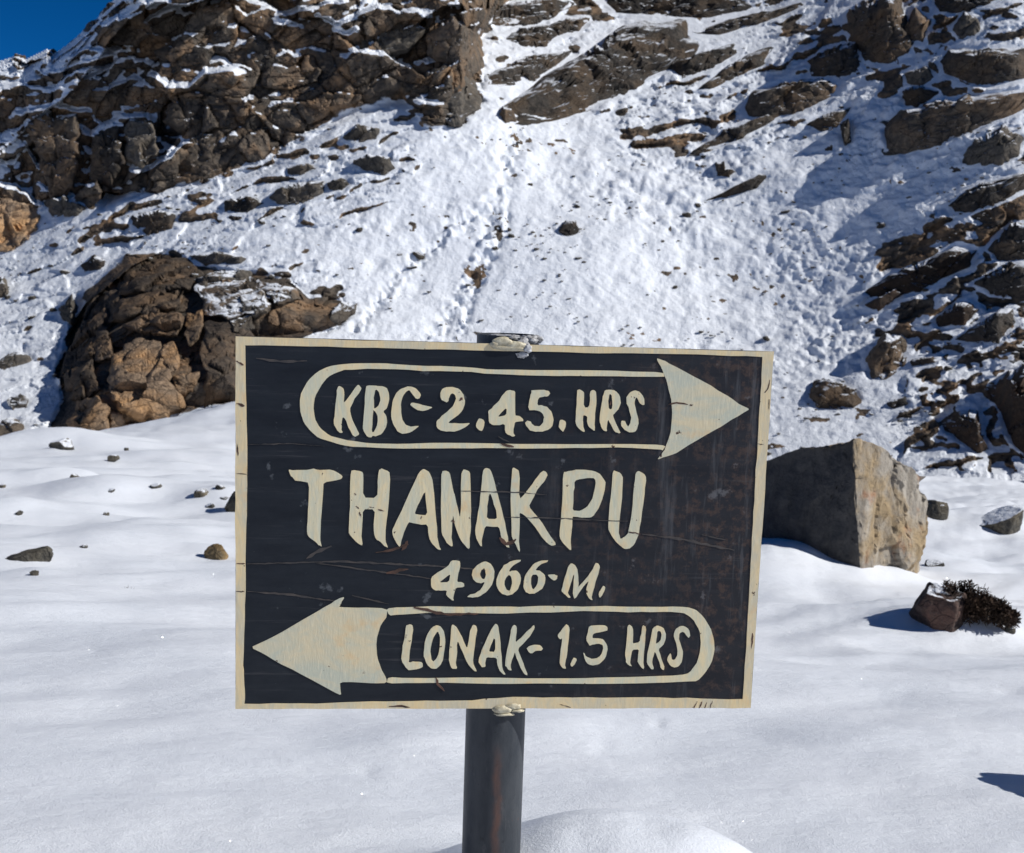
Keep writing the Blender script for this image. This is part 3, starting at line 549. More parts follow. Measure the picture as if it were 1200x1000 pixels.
_seed = [10]
def auto_smooth(o, deg=20):
    me = o.data; bm = bmesh.new(); bm.from_mesh(me)
    bmesh.ops.recalc_face_normals(bm, faces=bm.faces[:])
    for e in bm.edges:
        if len(e.link_faces) == 2 and e.calc_face_angle(0) > math.radians(deg): e.smooth = False
    bm.to_mesh(me); bm.free()
def slope_rock(name, poly, mat, label=None, cat='rock', parent=None, group=None, **kw):
    _seed[0] += 1; p = np.asarray(poly, float); big = max(p[:, 0].ptp() if hasattr(p, 'ptp') else np.ptp(p[:, 0]), np.ptp(p[:, 1]))
    V, f = rock_mesh(poly, seed=_seed[0], rings=int(np.clip(big / 4, 8, 30)), segs=int(np.clip(big * 1.3, 28, 120)), **kw)
    lo = V.mean(0); lo[2] = V[:, 2].min()
    o = mesh_obj(name, V, f, M[mat], parent, True, loc=lo); auto_smooth(o)
    if label: tag(o, label, cat, group)
    return o

# blocks that make up the big cliff
for poly, mt, th in (
 ([(476,100),(520,73),(557,92),(563,122),(540,147),(505,145),(488,130),(478,115)], 'rock_grey', 0.7),
 ([(385,42),(420,15),(470,12),(495,35),(480,60),(450,68),(425,65),(415,48)], 'rock_grey', 0.8),
 ([(500,40),(530,22),(560,40),(566,70),(555,88),(520,70),(500,60)], 'rock', 0.8),
 ([(395,75),(425,62),(448,70),(448,92),(420,105),(395,100)], 'rock', 1.0),
 ([(240,92),(265,84),(268,112),(252,125),(242,112)], 'rock_grey', 0.9),
 ([(190,196),(222,162),(262,150),(266,190),(242,212),(200,216)], 'rock', 0.8),
 ([(148,138),(180,140),(185,175),(165,198),(146,188)], 'rock_grey', 0.8),
 ([(30,145),(62,133),(90,132),(95,160),(85,218),(60,228),(45,190)], 'rock', 0.7),
 ([(65,106),(95,88),(115,95),(100,118),(75,122)], 'rock', 0.9),
 ([(0,236),(20,232),(44,245),(42,270),(15,292),(-20,292),(-20,240)], 'rock_tan', 0.8),
 ([(275,118),(300,95),(340,90),(350,120),(330,150),(290,155)], 'rock_dark_shaded', 0.6),
 ([(285,45),(320,25),(355,40),(358,85),(320,92),(290,80)], 'rock_dark_shaded', 0.6),
 ([(180,60),(215,45),(250,60),(240,80),(200,88)], 'rock_dark_shaded', 0.7),
 ([(110,160),(140,145),(146,190),(130,220),(105,215)], 'rock_dark_shaded', 0.7),
 ([(195,120),(235,112),(240,140),(215,155),(192,145)], 'rock', 0.8),
 ([(350,105),(385,95),(395,120),(372,135),(350,130)], 'rock', 0.8),
 ([(130,30),(165,15),(180,35),(155,52),(130,48)], 'rock', 0.8),
 ([(232,10),(262,0),(280,12),(262,34),(238,30)], 'rock', 0.8),
 ([(12,74),(18,63),(30,65),(35,77),(20,82)], 'rock', 0.9), ([(52,64),(62,55),(71,66),(60,76)], 'rock_dark_shaded', 0.9), ([(95,38),(104,26),(116,23),(123,35),(108,46)], 'rock', 0.9), ([(117,16),(130,3),(143,10),(137,25),(122,26)], 'rock_dark_shaded', 0.9), ([(78,54),(86,45),(95,48),(92,60),(80,62)], 'rock', 0.9),
 ([(445,95),(475,80),(480,105),(455,110)], 'rock_dark_shaded', 0.8)):
    slope_rock('rock_block', poly, mt, parent=None, thick=th, style='slab').parent = cliff

# blocks of the lower left outcrop
for poly, mt, th in (
 ([(140,410),(165,393),(188,400),(195,430),(210,460),(216,478),(182,498),(155,490),(130,465),(127,440)], 'rock_tan', 0.8),
 ([(188,405),(205,400),(211,428),(201,440),(190,425)], 'rock_tan', 0.9),
 ([(219,368),(236,364),(239,380),(229,400),(222,406),(217,390)], 'rock_tan', 0.9),
 ([(75,508),(90,470),(118,463),(127,480),(127,512),(95,518)], 'rock_tan', 0.9),
 ([(127,485),(140,482),(153,505),(131,513)], 'rock_tan', 0.9),
 ([(201,440),(235,436),(226,460),(206,463)], 'rock_tan', 0.8),
 ([(270,376),(295,369),(299,386),(286,393),(272,390)], 'rock_grey', 1.1),
 ([(280,345),(310,340),(318,360),(300,370),(282,366)], 'rock_grey', 1.1),
 ([(385,372),(400,352),(418,356),(415,370),(396,381)], 'rock_grey', 1.1),
 ([(310,330),(335,335),(345,350),(325,358),(312,346)], 'rock_dark_shaded', 1.0),
 ([(108,408),(130,395),(130,420),(112,424)], 'rock_bare', 0.9),
 ([(130,340),(175,318),(225,325),(215,355),(170,372),(130,375)], 'rock_bare', 0.5),
 ([(72,470),(70,440),(85,400),(106,350),(130,320),(146,342),(122,400),(104,440)], 'rock_bare', 0.4),
 ([(128,318),(150,300),(200,300),(232,314),(226,340),(180,343),(140,345)], 'rock_bare', 0.35),
 ([(236,332),(290,326),(340,335),(357,352),(312,348),(275,372),(242,366)], 'rock', 0.35),
 ([(240,378),(268,374),(300,395),(350,388),(395,383),(304,412),(284,468),(242,478),(236,440)], 'rock_bare', 0.4),
 ([(140,382),(175,365),(215,368),(205,392),(165,390)], 'rock_bare', 0.7),
 ([(85,440),(105,430),(120,455),(100,466),(82,470)], 'rock_bare', 0.8)):
    slope_rock('rock_block', poly, mt, thick=th, style='slab').parent = outcrop

for nm, poly, mt, lb, th in ROCKS:
    slope_rock(nm, poly, mt, lb, {'rock_slab': 'rock slab', 'boulder': 'boulder', 'turf_hump': 'turf'}.get(nm, 'rock'), thick=th, style='dome' if nm == 'boulder' else 'ledge')

# ------------------------------------------------------------------ small stones (shared meshes)
def stone_mesh(seed):
    rg = np.random.default_rng(seed); bm = bmesh.new(); bmesh.ops.create_icosphere(bm, subdivisions=3, radius=1)
    V = np.array([v.co[:] for v in bm.verts]); sc = np.array([1.0, 0.8, 0.6]) * rg.uniform(0.8, 1.15, 3)
    for _ in range(10):
        n = rg.normal(size=3); n /= np.linalg.norm(n); s = V @ n; V = V - np.maximum(s - rg.uniform(0.6, 0.85), 0)[:, None] * n
    V = V * sc; V += np.stack([fbm(V * 2.2 + seed + j * 9, 3, 400 + j) for j in range(3)], -1) * 0.12
    for v, p in zip(bm.verts, V): v.co = p
    for f in bm.faces: f.smooth = True
    for e in bm.edges:
        if e.calc_face_angle(0) > 0.5: e.smooth = False
    me = bpy.data.meshes.new('stone'); bm.to_mesh(me); bm.free(); me.materials.append(M['rock_small']); return me
STONES = [stone_mesh(900 + i) for i in range(8)]
def stone(u, v, w, label, cat='stone', group=None, name='stone', onslope=True, flat=1.0, mat=None, turn=None, sink=0.25):
    p = base_pt(np.array([float(u)]), np.array([float(v)]))[0] if onslope else ground_at(u, v)
    s = w * 0.5 * p[1] / F
    me = random.choice(STONES)
    o = bpy.data.objects.new(name, me); COL.objects.link(o); o.location = Vector(p) + Vector((0, -0.1 * s, (0.3 - sink) * s * flat))
    o.scale = (s, s, s * flat * 1.15); o.rotation_euler = (random.uniform(-.3, .3), random.uniform(-.3, .3), random.uniform(0, 6.3)) if turn is None else turn
    if mat: o.material_slots[0].link = 'OBJECT'; o.material_slots[0].material = M[mat]
    return tag(o, label, cat, group)
# countable rocks poking through
zones = [((440,700),(160,390),26,'left half of the bright snow fan'),((640,960),(190,440),40,'rough snow right of the footprints'),((60,430),(200,345),26,'snow above the outcrop'),
         ((980,1200),(200,540),26,'shaded snow among the right hand ledges'),((760,1000),(20,200),12,'snow chute at the top'),((0,70),(300,520),12,'bright snow at the left edge'),((900,1100),(440,560),10,'snow behind the big boulder')]
for (u0, u1), (v0, v1), cnt, where in zones:
    k = 0
    while k < cnt:
        u, v = random.uniform(u0, u1), random.uniform(v0, v1)
        if float(vnoise(np.array([[u / 45, v / 30, 0.5]]), 77)[0]) < random.uniform(-0.5, 0.7): continue
        k += 1; w = random.choice((4, 5, 6, 7, 9, 12)) * random.uniform(0.8, 1.25)
        stone(u, v, w, 'small dark stone poking through the ' + where, group='small dark stones in the ' + where, flat=random.uniform(0.5, 0.9), sink=0.35)
# scree too small to count
def scree():
    proto = []
    for s in range(4):
        rg = np.random.default_rng(s); bm = bmesh.new(); bmesh.ops.create_icosphere(bm, subdivisions=1, radius=1)
        proto.append((np.array([v.co[:] for v in bm.verts]) * rg.uniform(0.6, 1.2, (len(bm.verts), 1)), np.array([[v.index for v in f.verts] for f in bm.faces]))); bm.free()
    V, Fc = [], []; base = 0; rg = np.random.default_rng(77); cnt = 2600
    u = rg.uniform(-20, 1220, cnt * 3); v = rg.uniform(60, 520, cnt * 3)
    dens = -0.05 + 1.5 * fbm(np.stack([u / 60, v / 40, 0 * u], -1), 3, 70); dens = dens * (1 - 0.55 * np.exp(-((u - 560) / 160) ** 2))
    ok = (rg.random(cnt * 3) < dens * 0.75) & (poly_sd(u, v, CLIFF) < -3) & (poly_sd(u, v, OUTCROP) < 0); u, v = u[ok][:cnt], v[ok][:cnt]
    P = base_pt(u, v)
    for p in P:
        pv, pf = proto[rg.integers(4)]; s = rg.uniform(0.025, 0.085) * (1.6 if rg.random() < .1 else 1)
        V.append(pv * s * np.array([1.3, 1, .7]) + p + np.array([0, -0.05, 0.06])); Fc.append(pf + base); base += len(pv)
    o = mesh_obj('scree', np.vstack(V), np.vstack(Fc), M['rock_small'], smooth=False); return tag(o, 'fine dark scree scattered over the snowy mountain slope', 'scree', kind='stuff')
scree()

# ------------------------------------------------------------------ foreground rocks
def lump_rock(name, p, size, mat, label, cat='rock', seed=0, cuts=12, sub=5, rot=0.0, sink=0.3, planes=(), smooth_deg=28):
    rg = np.random.default_rng(seed); bm = bmesh.new(); bmesh.ops.create_icosphere(bm, subdivisions=sub, radius=1)
    V = np.array([v.co[:] for v in bm.verts])
    V = np.sign(V) * np.abs(V) ** 0.85
    for _ in range(cuts):
        n = rg.normal(size=3); n /= np.linalg.norm(n); s = V @ n; V = V - np.maximum(s - rg.uniform(0.62, 0.9), 0)[:, None] * n
    for n, d in planes:
        n = np.array(n, float); n /= np.linalg.norm(n); s = V @ n; V = V - np.maximum(s - d, 0)[:, None] * n
    h, e = blocks(V * 1.8 + seed, 410, 0.5); V = V * (1 + 0.035 * h - 0.03 * np.exp(-e * 12))[:, None]
    V += np.stack([fbm(V * 3 + seed + j * 9, 5, 420 + j) for j in range(3)], -1) * 0.05
    V = V * np.array(size) * 0.5
    if rot: c, s_ = math.cos(rot), math.sin(rot); V = V @ np.array([[c, s_, 0], [-s_, c, 0], [0, 0, 1]])
    for v, q in zip(bm.verts, V): v.co = q
    for f in bm.faces: f.smooth = True
    for e in bm.edges:
        if e.calc_face_angle(0) > math.radians(smooth_deg): e.smooth = False
    me = bpy.data.meshes.new(name); bm.to_mesh(me); bm.free(); me.materials.append(M[mat])
    o = bpy.data.objects.new(name, me); COL.objects.link(o); o.location = Vector(p) + Vector((0, 0, size[2] * (0.5 - sink)))
    return tag(o, label, cat)

# big two-faced boulder right of the sign
def make_boulder_mat(name, light):
    k = NT(name); co = k.coord()
    n1 = k.noise(co, 1.3, 6, 0.6); n2 = k.noise(co, 9, 6, 0.65); st = k.noise(k.coord((9, 9, 1.2)), 1.2, 5, 0.6)
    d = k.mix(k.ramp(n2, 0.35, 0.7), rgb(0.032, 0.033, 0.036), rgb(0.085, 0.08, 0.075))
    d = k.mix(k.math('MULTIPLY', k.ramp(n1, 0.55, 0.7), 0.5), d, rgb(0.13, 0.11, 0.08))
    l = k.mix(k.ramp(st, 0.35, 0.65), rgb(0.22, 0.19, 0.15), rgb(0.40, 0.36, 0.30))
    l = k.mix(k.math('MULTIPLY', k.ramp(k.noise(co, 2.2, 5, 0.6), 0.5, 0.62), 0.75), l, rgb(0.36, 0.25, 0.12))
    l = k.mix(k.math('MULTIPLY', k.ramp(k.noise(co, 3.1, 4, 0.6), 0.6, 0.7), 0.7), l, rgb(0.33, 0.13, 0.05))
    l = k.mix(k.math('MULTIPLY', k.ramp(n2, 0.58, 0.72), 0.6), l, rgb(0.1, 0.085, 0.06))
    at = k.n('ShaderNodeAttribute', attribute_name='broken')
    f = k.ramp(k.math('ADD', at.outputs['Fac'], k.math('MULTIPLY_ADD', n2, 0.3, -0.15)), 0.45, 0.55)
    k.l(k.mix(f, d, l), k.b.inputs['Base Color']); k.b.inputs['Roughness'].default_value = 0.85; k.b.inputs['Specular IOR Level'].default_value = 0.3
    b = k.bump(n2, 0.6, 0.06); b = k.bump(k.noise(co, 45, 4, 0.65), 0.6, 0.015, b); b = k.bump(k.ramp(k.noise(k.coord((5, 5, 1.4)), 1.6, 6, 0.7, 1.2), 0.42, 0.5), 0.5, 0.03, b); k.l(b, k.b.inputs['Normal']); return k.m
M['boulder'] = make_boulder_mat('sunlit_and_shaded_boulder_rock', 0)  # shade is put into the dark colour, sunlight into the pale broken side
def big_boulder():
    p0 = ground_at(1010, 672); d = float(p0[1])
    pts = [(1000,514,0),(1003,560,0),(1004,600,0),(1012,645,0.05),(1010,700,0.10),                                  # the near arris
           (985,516,0.10),(940,524,0.30),(900,540,0.52),(850,566,0.85),(845,690,0.80),(900,680,0.46),(950,685,0.24),  # dark face
           (1022,519,0.12),(1040,529,0.20),(1060,543,0.34),(1082,560,0.50),(1090,590,0.58),(1089,618,0.55),(1078,648,0.44),(1060,668,0.30),(1040,690,0.20),   # broken face
           (980,535,1.1),(900,560,1.35),(1070,585,1.0),(1060,680,1.1),(880,690,1.4)]
    P = np.array([CAM + ray(np.array([float(u)]), np.array([float(v)]))[0] * (d + e) for u, v, e in pts])
    bm = bmesh.new(); vs = [bm.verts.new(q) for q in P]
    r = bmesh.ops.convex_hull(bm, input=vs); dead = [g for g in r['geom_interior'] if isinstance(g, bmesh.types.BMVert)] + [g for g in r['geom_unused'] if isinstance(g, bmesh.types.BMVert)]
    if dead: bmesh.ops.delete(bm, geom=list(set(dead)), context='VERTS')
    bmesh.ops.triangulate(bm, faces=bm.faces[:]); 
    for _ in range(6):
        long = [e for e in bm.edges if e.calc_length() > 0.035]
        if not long: break
        bmesh.ops.subdivide_edges(bm, edges=long, cuts=1, use_grid_fill=False); bmesh.ops.triangulate(bm, faces=bm.faces[:])
    bmesh.ops.recalc_face_normals(bm, faces=bm.faces[:]); bm.normal_update(); bm.verts.ensure_lookup_table()
    V = np.array([v.co[:] for v in bm.verts]); Fn = [np.mean([f.normal[:] for f in v.link_faces], 0) for v in bm.verts]; N = np.array(Fn); N /= np.linalg.norm(N, axis=1, keepdims=True) + 1e-9
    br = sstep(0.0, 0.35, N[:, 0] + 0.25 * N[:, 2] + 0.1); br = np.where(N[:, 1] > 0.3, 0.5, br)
    u, v = project(V); rough = 0.2 + 0.75 * br * sstep(1020, 1050, u)
    h, e = blocks(V * np.array([2.6, 2.6, 1.5]) + 3, 500, 0.8); h2, e2 = blocks(V * 9 + 5, 520, 0.7)
    h3_ = fbm(V * np.array([7, 7, 1.6]), 4, 530)
    V = V + N * ((0.030 * h - 0.006 * np.exp(-e * 9) + 0.010 * h2 + 0.03 * h3_ + 0.035 * np.abs(fbm(V * 2.6, 4, 531))) * rough + 0.06 * fbm(V * 1.5, 3, 512) + 0.034 * fbm(V * 3.6, 5, 510) + 0.010 * fbm(V * 14, 3, 511))[:, None]
    lo = np.array([V[:, 0].mean(), V[:, 1].mean(), float(p0[2])])
    for w_, q in zip(bm.verts, V - lo): w_.co = q
    me = bpy.data.meshes.new('boulder'); bm.to_mesh(me); bm.free(); me.materials.append(M['boulder'])
    me.polygons.foreach_set('use_smooth', np.ones(len(me.polygons), bool))
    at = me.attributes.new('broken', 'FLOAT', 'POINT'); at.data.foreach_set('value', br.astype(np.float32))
    o = bpy.data.objects.new('boulder', me); COL.objects.link(o); o.location = lo; auto_smooth(o, 35)
    return tag(o, 'big boulder right of the sign, dark shaded face and pale broken sunlit face', 'boulder')
big_boulder()

def gp(u, v): return ground_at(u, v)
def msize(u, v, w, h): s = gp(u, v)[1] / F; return w * s, h * s
def fg_rock(u, v, w, h, mat, label, seed, depth=0.8, sink=0.42, name='rock', cat='rock', **kw):
    p = gp(u, v); s = p[1] / F; W_, H_ = w * s, h * s / (1 - sink)
    p = p + np.array([0, 0.25 * W_ * depth, 0])
    return lump_rock(name, p, (W_, W_ * depth, H_), mat, label, cat, seed=seed, sink=sink, **kw)
M['fg_grey'] = make_rock_mat('foreground_grey_rock', sc=6, dark=(0.05, 0.048, 0.042), mid=(0.12, 0.11, 0.09), warm=(0.2, 0.16, 0.1), snow=(0.72, 0.85))
M['fg_bare'] = make_rock_mat('bare_grey_rock', sc=6, dark=(0.05, 0.048, 0.042), mid=(0.12, 0.11, 0.09), warm=(0.2, 0.16, 0.1), snow=None)
M['fg_tan'] = make_rock_mat('yellow_tan_rock', sc=6, dark=(0.12, 0.09, 0.05), mid=(0.3, 0.22, 0.12), warm=(0.45, 0.27, 0.09), warmth=0.9, snow=None)
M['fg_dark'] = make_rock_mat('dark_red_rock', sc=7, dark=(0.03, 0.022, 0.02), mid=(0.085, 0.058, 0.05), warm=(0.2, 0.11, 0.08), warmth=0.6, snow=(0.92, 1.05))
fg_rock(28, 657, 64, 20, 'fg_bare', 'long dark grey rock at the left edge of the snowfield', 21, depth=0.55, sink=0.45, planes=[((-0.5, 0, 1), 0.35)])
fg_rock(252, 656, 28, 18, 'fg_tan', 'small yellow tan rock on a snow hump beside the sign', 22, sink=0.35)
fg_rock(40, 675, 13, 7, 'fg_grey', 'small grey stone just below the long dark grey rock', 23, sink=0.3, cat='stone', name='stone')
fg_rock(283, 598, 46, 30, 'fg_bare', 'dark rock half hidden behind the left edge of the sign', 24, sink=0.35)
fg_rock(236, 582, 20, 9, 'fg_grey', 'larger flat stone of the cluster left of the sign edge', 25, cat='stone', name='stone')
fg_rock(258, 574, 14, 6, 'fg_grey', 'topmost flat stone of the cluster left of the sign edge', 26, cat='stone', name='stone')
fg_rock(246, 596, 15, 6, 'fg_grey', 'lowest small stone of the cluster left of the sign edge', 27, cat='stone', name='stone')
fg_rock(262, 587, 16, 6, 'fg_grey', 'stone of the cluster nearest the half hidden dark rock', 28, cat='stone', name='stone')
for (u, v, w, h, lb, sd_) in ((86,560,13,5,'flat greenish stone alone on the upper left snowfield',31),(129,578,12,6,'stone with snow drifted on its left, middle of the left snowfield',32),(22,604,9,6,'tiny stone on the round snow mound at left',33),
     (124,605,8,5,'tiny stone right of the round snow mound',34),(97,642,10,4,'tiny stone right of the long dark grey rock',35),(181,571,16,4,'thin flat stone between the mound and the sign',36),(132,539,14,6,'stone nearest the foot of the outcrop',37),(148,528,7,4,'tiny stone right below the outcrop blocks',38),(2,572,10,5,'stone at the left edge above the mound',39)):
    fg_rock(u, v, w, h, 'fg_grey', lb, sd_, cat='stone', name='stone', sub=4)
fg_rock(70, 526, 34, 12, 'fg_grey', 'flat snow capped rock just below the outcrop', 40, sink=0.35)
fg_rock(1178, 625, 66, 34, 'fg_grey', 'snow capped tan rock at the right edge behind the big boulder', 41, sink=0.35, planes=[((-0.6, 0, 1), 0.45)])
fg_rock(1096, 606, 34, 26, 'fg_grey', 'dark snow covered hump just right of the big boulder', 42, sink=0.4)
fg_rock(1095, 664, 26, 7, 'fg_grey', 'low stones at the right foot of the big boulder', 43, sink=0.4)
fg_rock(1108, 736, 80, 54, 'fg_dark', 'dark reddish rock with a shrub growing against it', 63, depth=0.9, sink=0.36, cuts=20)
fg_rock(1183, 742, 16, 9, 'fg_grey', 'small dark stone at the right end of the shrub', 45, cat='stone', name='stone')
p = gp(1140, 935); lump_rock('rock', (p[0] + 0.575, p[1] + 0.02, p[2]), (0.36, 0.42, 0.44), 'fg_bare', 'unseen grey rock added beyond the right edge to throw the lower right shadow', 'rock', seed=52, sink=0.3)  # added out of view, shaped to cast the shadow at lower right

# shrub and grass tufts
M['twig'] = make_rock_mat('dry_twig', sc=20, dark=(0.022, 0.014, 0.01), mid=(0.06, 0.036, 0.022), warm=(0.1, 0.055, 0.03), snow=None)
def twigs(name, p, rx, ry, hgt, n, rad, label, cat, seed, spread=0.9, parent=None):
    rg = np.random.default_rng(seed); V, Fc = [], []
    for _ in range(n):
        a = rg.uniform(0, 6.283); q = math.sqrt(rg.random()); b = np.array([math.cos(a) * rx * q, math.sin(a) * ry * q, 0.0])
        dirn = np.array([b[0] / rx * spread + rg.normal() * 0.35, b[1] / ry * spread + rg.normal() * 0.35, 1.0]); dirn /= np.linalg.norm(dirn); L = hgt * rg.uniform(0.55, 1.1) * (1 - 0.45 * q)
        hg = max(0.25, 1 - max(0.0, b[0] / rx) * 0.75); b[2] = hgt * rg.random() * 0.55 * hg * (1 if n > 100 else 0); L *= hg * (0.6 if n > 100 else 1)
        pts = [b * np.array([0.8, 0.8, 1]) - np.array([0, 0, 0.02])]
        for k in range(3): dirn = dirn + rg.normal(size=3) * 0.28; dirn /= np.linalg.norm(dirn); pts.append(pts[-1] + dirn * L / 3)
        base = len(V)
        for k, c in enumerate(pts):
            r = rad * (1 - 0.28 * k)
            for m_ in range(3): an = m_ * 2.094; V.append(c + np.array([math.cos(an) * r, math.sin(an) * r, 0]))
        for k in range(3):
            for m_ in range(3): m2 = (m_ + 1) % 3; Fc.append([base + k * 3 + m_, base + k * 3 + m2, base + k * 3 + 3 + m2, base + k * 3 + 3 + m_])
    o = mesh_obj(name, np.array(V), Fc, M['twig']); o.location = p
    return tag(o, label, cat)
p = gp(1147, 737); s = p[1] / F
def shrub():
    rg = np.random.default_rng(3); V, Fc = [], []; rx, ry, hgt = 54 * s, 34 * s, 58 * s; cl_ = [(rg.uniform(-1, 1), rg.uniform(-1, 1), rg.uniform(0.3, 0.5)) for _ in range(26)]
    for _ in range(9000):
        cx_, cy_, cr = cl_[rg.integers(26)]; top = max(0.25, 1.0 - 0.5 * max(0.0, cx_) - 0.25 * abs(cy_)) * hgt
        q = rg.normal(size=3); q /= np.linalg.norm(q); q *= rg.random() ** 0.4
        b = np.array([cx_ * rx * 0.8 + q[0] * cr * rx * 0.5, cy_ * ry * 0.7 + q[1] * cr * ry * 0.6, max(0.0, top * 0.6 + q[2] * top * 0.42)])
        dn = np.array([b[0] / rx * 0.6, b[1] / ry * 0.6, 0.35]) + rg.normal(size=3) * 0.75; dn /= np.linalg.norm(dn); L = rg.uniform(0.012, 0.034)
        sd_ = np.cross(dn, rg.normal(size=3)); sd_ /= np.linalg.norm(sd_); r = rg.uniform(0.0014, 0.0036); k = len(V)
        V += [b - sd_ * r, b + sd_ * r, b + dn * L * 0.6 + sd_ * r * 1.3, b + dn * L, b + dn * L * 0.6 - sd_ * r * 1.3]; Fc.append([k, k + 1, k + 2, k + 3, k + 4])
    o = mesh_obj('shrub', np.array(V), Fc, M['twig'], smooth=False); o.location = Vector(p) + Vector((0, 0.08, -0.01))
    return tag(o, 'dark brown leafless shrub on the snow at the right, below the big boulder', 'shrub')
shrub()
p = gp(150, 689); s = p[1] / F
twigs('grass_tuft', Vector(p), 10 * s, 8 * s, 10 * s, 30, 0.0022, 'few dry stems sticking out of the snow left of the sign', 'grass', 4)

# ------------------------------------------------------------------ the sign
SIGN_W = 0.851; SIGN_H = 0.600
CORN = np.array([(276, 394), (907, 412), (879, 830), (275, 831)], float)
def homog():
    A = []
    for (u, v), (x, y) in zip(((0, 0), (1, 0), (1, 1), (0, 1)), CORN): A += [[u, v, 1, 0, 0, 0, -x * u, -x * v, -x], [0, 0, 0, u, v, 1, -y * u, -y * v, -y]]
    return np.linalg.svd(np.array(A))[2][-1].reshape(3, 3)
HM = homog(); K3 = np.array([[F, 0, CX], [0, F, CY], [0, 0, 1]]); Mh = np.linalg.inv(K3) @ HM
if Mh[2, 2] < 0: Mh = -Mh
sc_ = SIGN_W / np.linalg.norm(Mh[:, 0]); o_c = Mh[:, 2] * sc_
xr = Mh[:, 0] / np.linalg.norm(Mh[:, 0]); zr = -Mh[:, 1] / np.linalg.norm(Mh[:, 1]); yr = np.cross(zr, xr); yr /= np.linalg.norm(yr); zr = np.cross(xr, yr)
HI = np.linalg.inv(HM)
def bpt(q):
    """photo pixel on the board -> board coordinates (x right, z up, metres, centre of the lower edge = origin)"""
    w = HI @ np.array([q[0], q[1], 1.0]); return ((w[0] / w[2] - 0.5) * SIGN_W, (1 - w[1] / w[2]) * SIGN_H)
root = bpy.data.objects.new('signpost', None); COL.objects.link(root)
tag(root, 'black painted metal trail sign with cream lettering and arrows on a dark pipe post', 'sign')
rot = np.array([xr, yr, zr]).T; rw = R @ rot                     # board axes in the world
tl = CAM + R @ o_c; org = tl + rw[:, 0] * SIGN_W / 2 - rw[:, 2] * SIGN_H
post_off = 0.055
foot_local = np.array([0.0, post_off, -0.22]); mw = Matrix.Identity(4)
for i in range(3):
    for j in range(3): mw[i][j] = rw[i][j]
    mw[i][3] = org[i] + (rw @ foot_local)[i]
root.matrix_world = mw
def loc3(x, y, z): return (x - foot_local[0], y - foot_local[1], z - foot_local[2])

def chaikin(p, n=1):
    p = np.asarray(p, float)
    for _ in range(n):
        q = np.roll(p, -1, 0); p = np.stack([0.8 * p + 0.2 * q, 0.2 * p + 0.8 * q], 1).reshape(-1, 2)
    return p
def paint(name, outer, holes, mat, y0=-0.0011, y1=0.0003, it=1, jit=0.0, label=None):
    loops = [chaikin(outer, it)] + [chaikin(h, it) for h in holes]
    lp = []; jr = np.random.default_rng(int(abs(loops[0][0, 0] * 13 + loops[0][0, 1] * 7))); loops = [L + jr.normal(size=L.shape) * 0.22 for L in loops]
    for L in loops:
        pts = [bpt(q) for q in L]; lp.append([Vector((a, b, 0)) for a, b in pts])
    tri = tessellate_polygon(lp); flat = [q for L in lp for q in L]; n = len(flat)
    V = [loc3(q[0], y0, q[1]) for q in flat] + [loc3(q[0], y1, q[1]) for q in flat]
    Fc = [list(t) for t in tri]; b = 0
    for L in lp:
        for i in range(len(L)): j = (i + 1) % len(L); Fc.append([b + i, b + j, n + b + j, n + b + i])
        b += len(L)
    o = mesh_obj(name, V, Fc, M[mat], root, smooth=False); bm = bmesh.new(); bm.from_mesh(o.data); bmesh.ops.recalc_face_normals(bm, faces=bm.faces[:]); bm.to_mesh(o.data); bm.free()
    if label: o['label'] = label
    return o

def make_board_mat():
    k = NT('black_enamel_with_rust'); co = k.coord()
    n1 = k.noise(k.coord((3, 3, 14)), 3, 6, 0.65); n2 = k.noise(co, 60, 5, 0.7); n3 = k.noise(k.coord((30, 30, 3)), 1.5, 5, 0.7)
    c = k.mix(k.ramp(n1, 0.35, 0.7), rgb(0.006, 0.009, 0.0145), rgb(0.016, 0.0205, 0.027))
    sp = k.n('ShaderNodeSeparateXYZ'); k.l(co, sp.inputs[0])
    right = k.ramp(k.math('MULTIPLY_ADD', sp.outputs[0], 1.4, k.math('MULTIPLY_ADD', k.noise(co, 5, 4, 0.6), 1.1, -0.12)), 0.50, 0.92)
    spots = k.ramp(n2, 0.5, 0.62)
    c = k.mix(k.math('MULTIPLY', right, k.math('MULTIPLY_ADD', spots, 0.75, 0.12)), c, rgb(0.07, 0.045, 0.036))
    c = k.mix(k.math('MULTIPLY', right, k.math('MULTIPLY', k.ramp(n3, 0.54, 0.68), 0.6)), c, rgb(0.11, 0.11, 0.115))
    sc1 = k.noise(k.coord((2, 2, 60)), 2.0, 6, 0.7)
    c = k.mix(k.math('MULTIPLY', k.ramp(sc1, 0.60, 0.72), 0.5), c, rgb(0.075, 0.072, 0.075))
    c = k.mix(k.math('MULTIPLY', k.ramp(k.noise(co, 30, 4, 0.6), 0.66, 0.72), 0.5), c, rgb(0.16, 0.17, 0.18))
    k.l(c, k.b.inputs['Base Color']); k.l(k.ramp(n2, 0.3, 0.7, (0.38,) * 3 + (1,), (0.62,) * 3 + (1,)), k.b.inputs['Roughness']); k.b.inputs['Specular IOR Level'].default_value = 0.28
    b = k.bump(n2, 0.25, 0.0012); b = k.bump(k.noise(co, 7, 3, 0.5), 0.25, 0.006, b); k.l(b, k.b.inputs['Normal']); return k.m
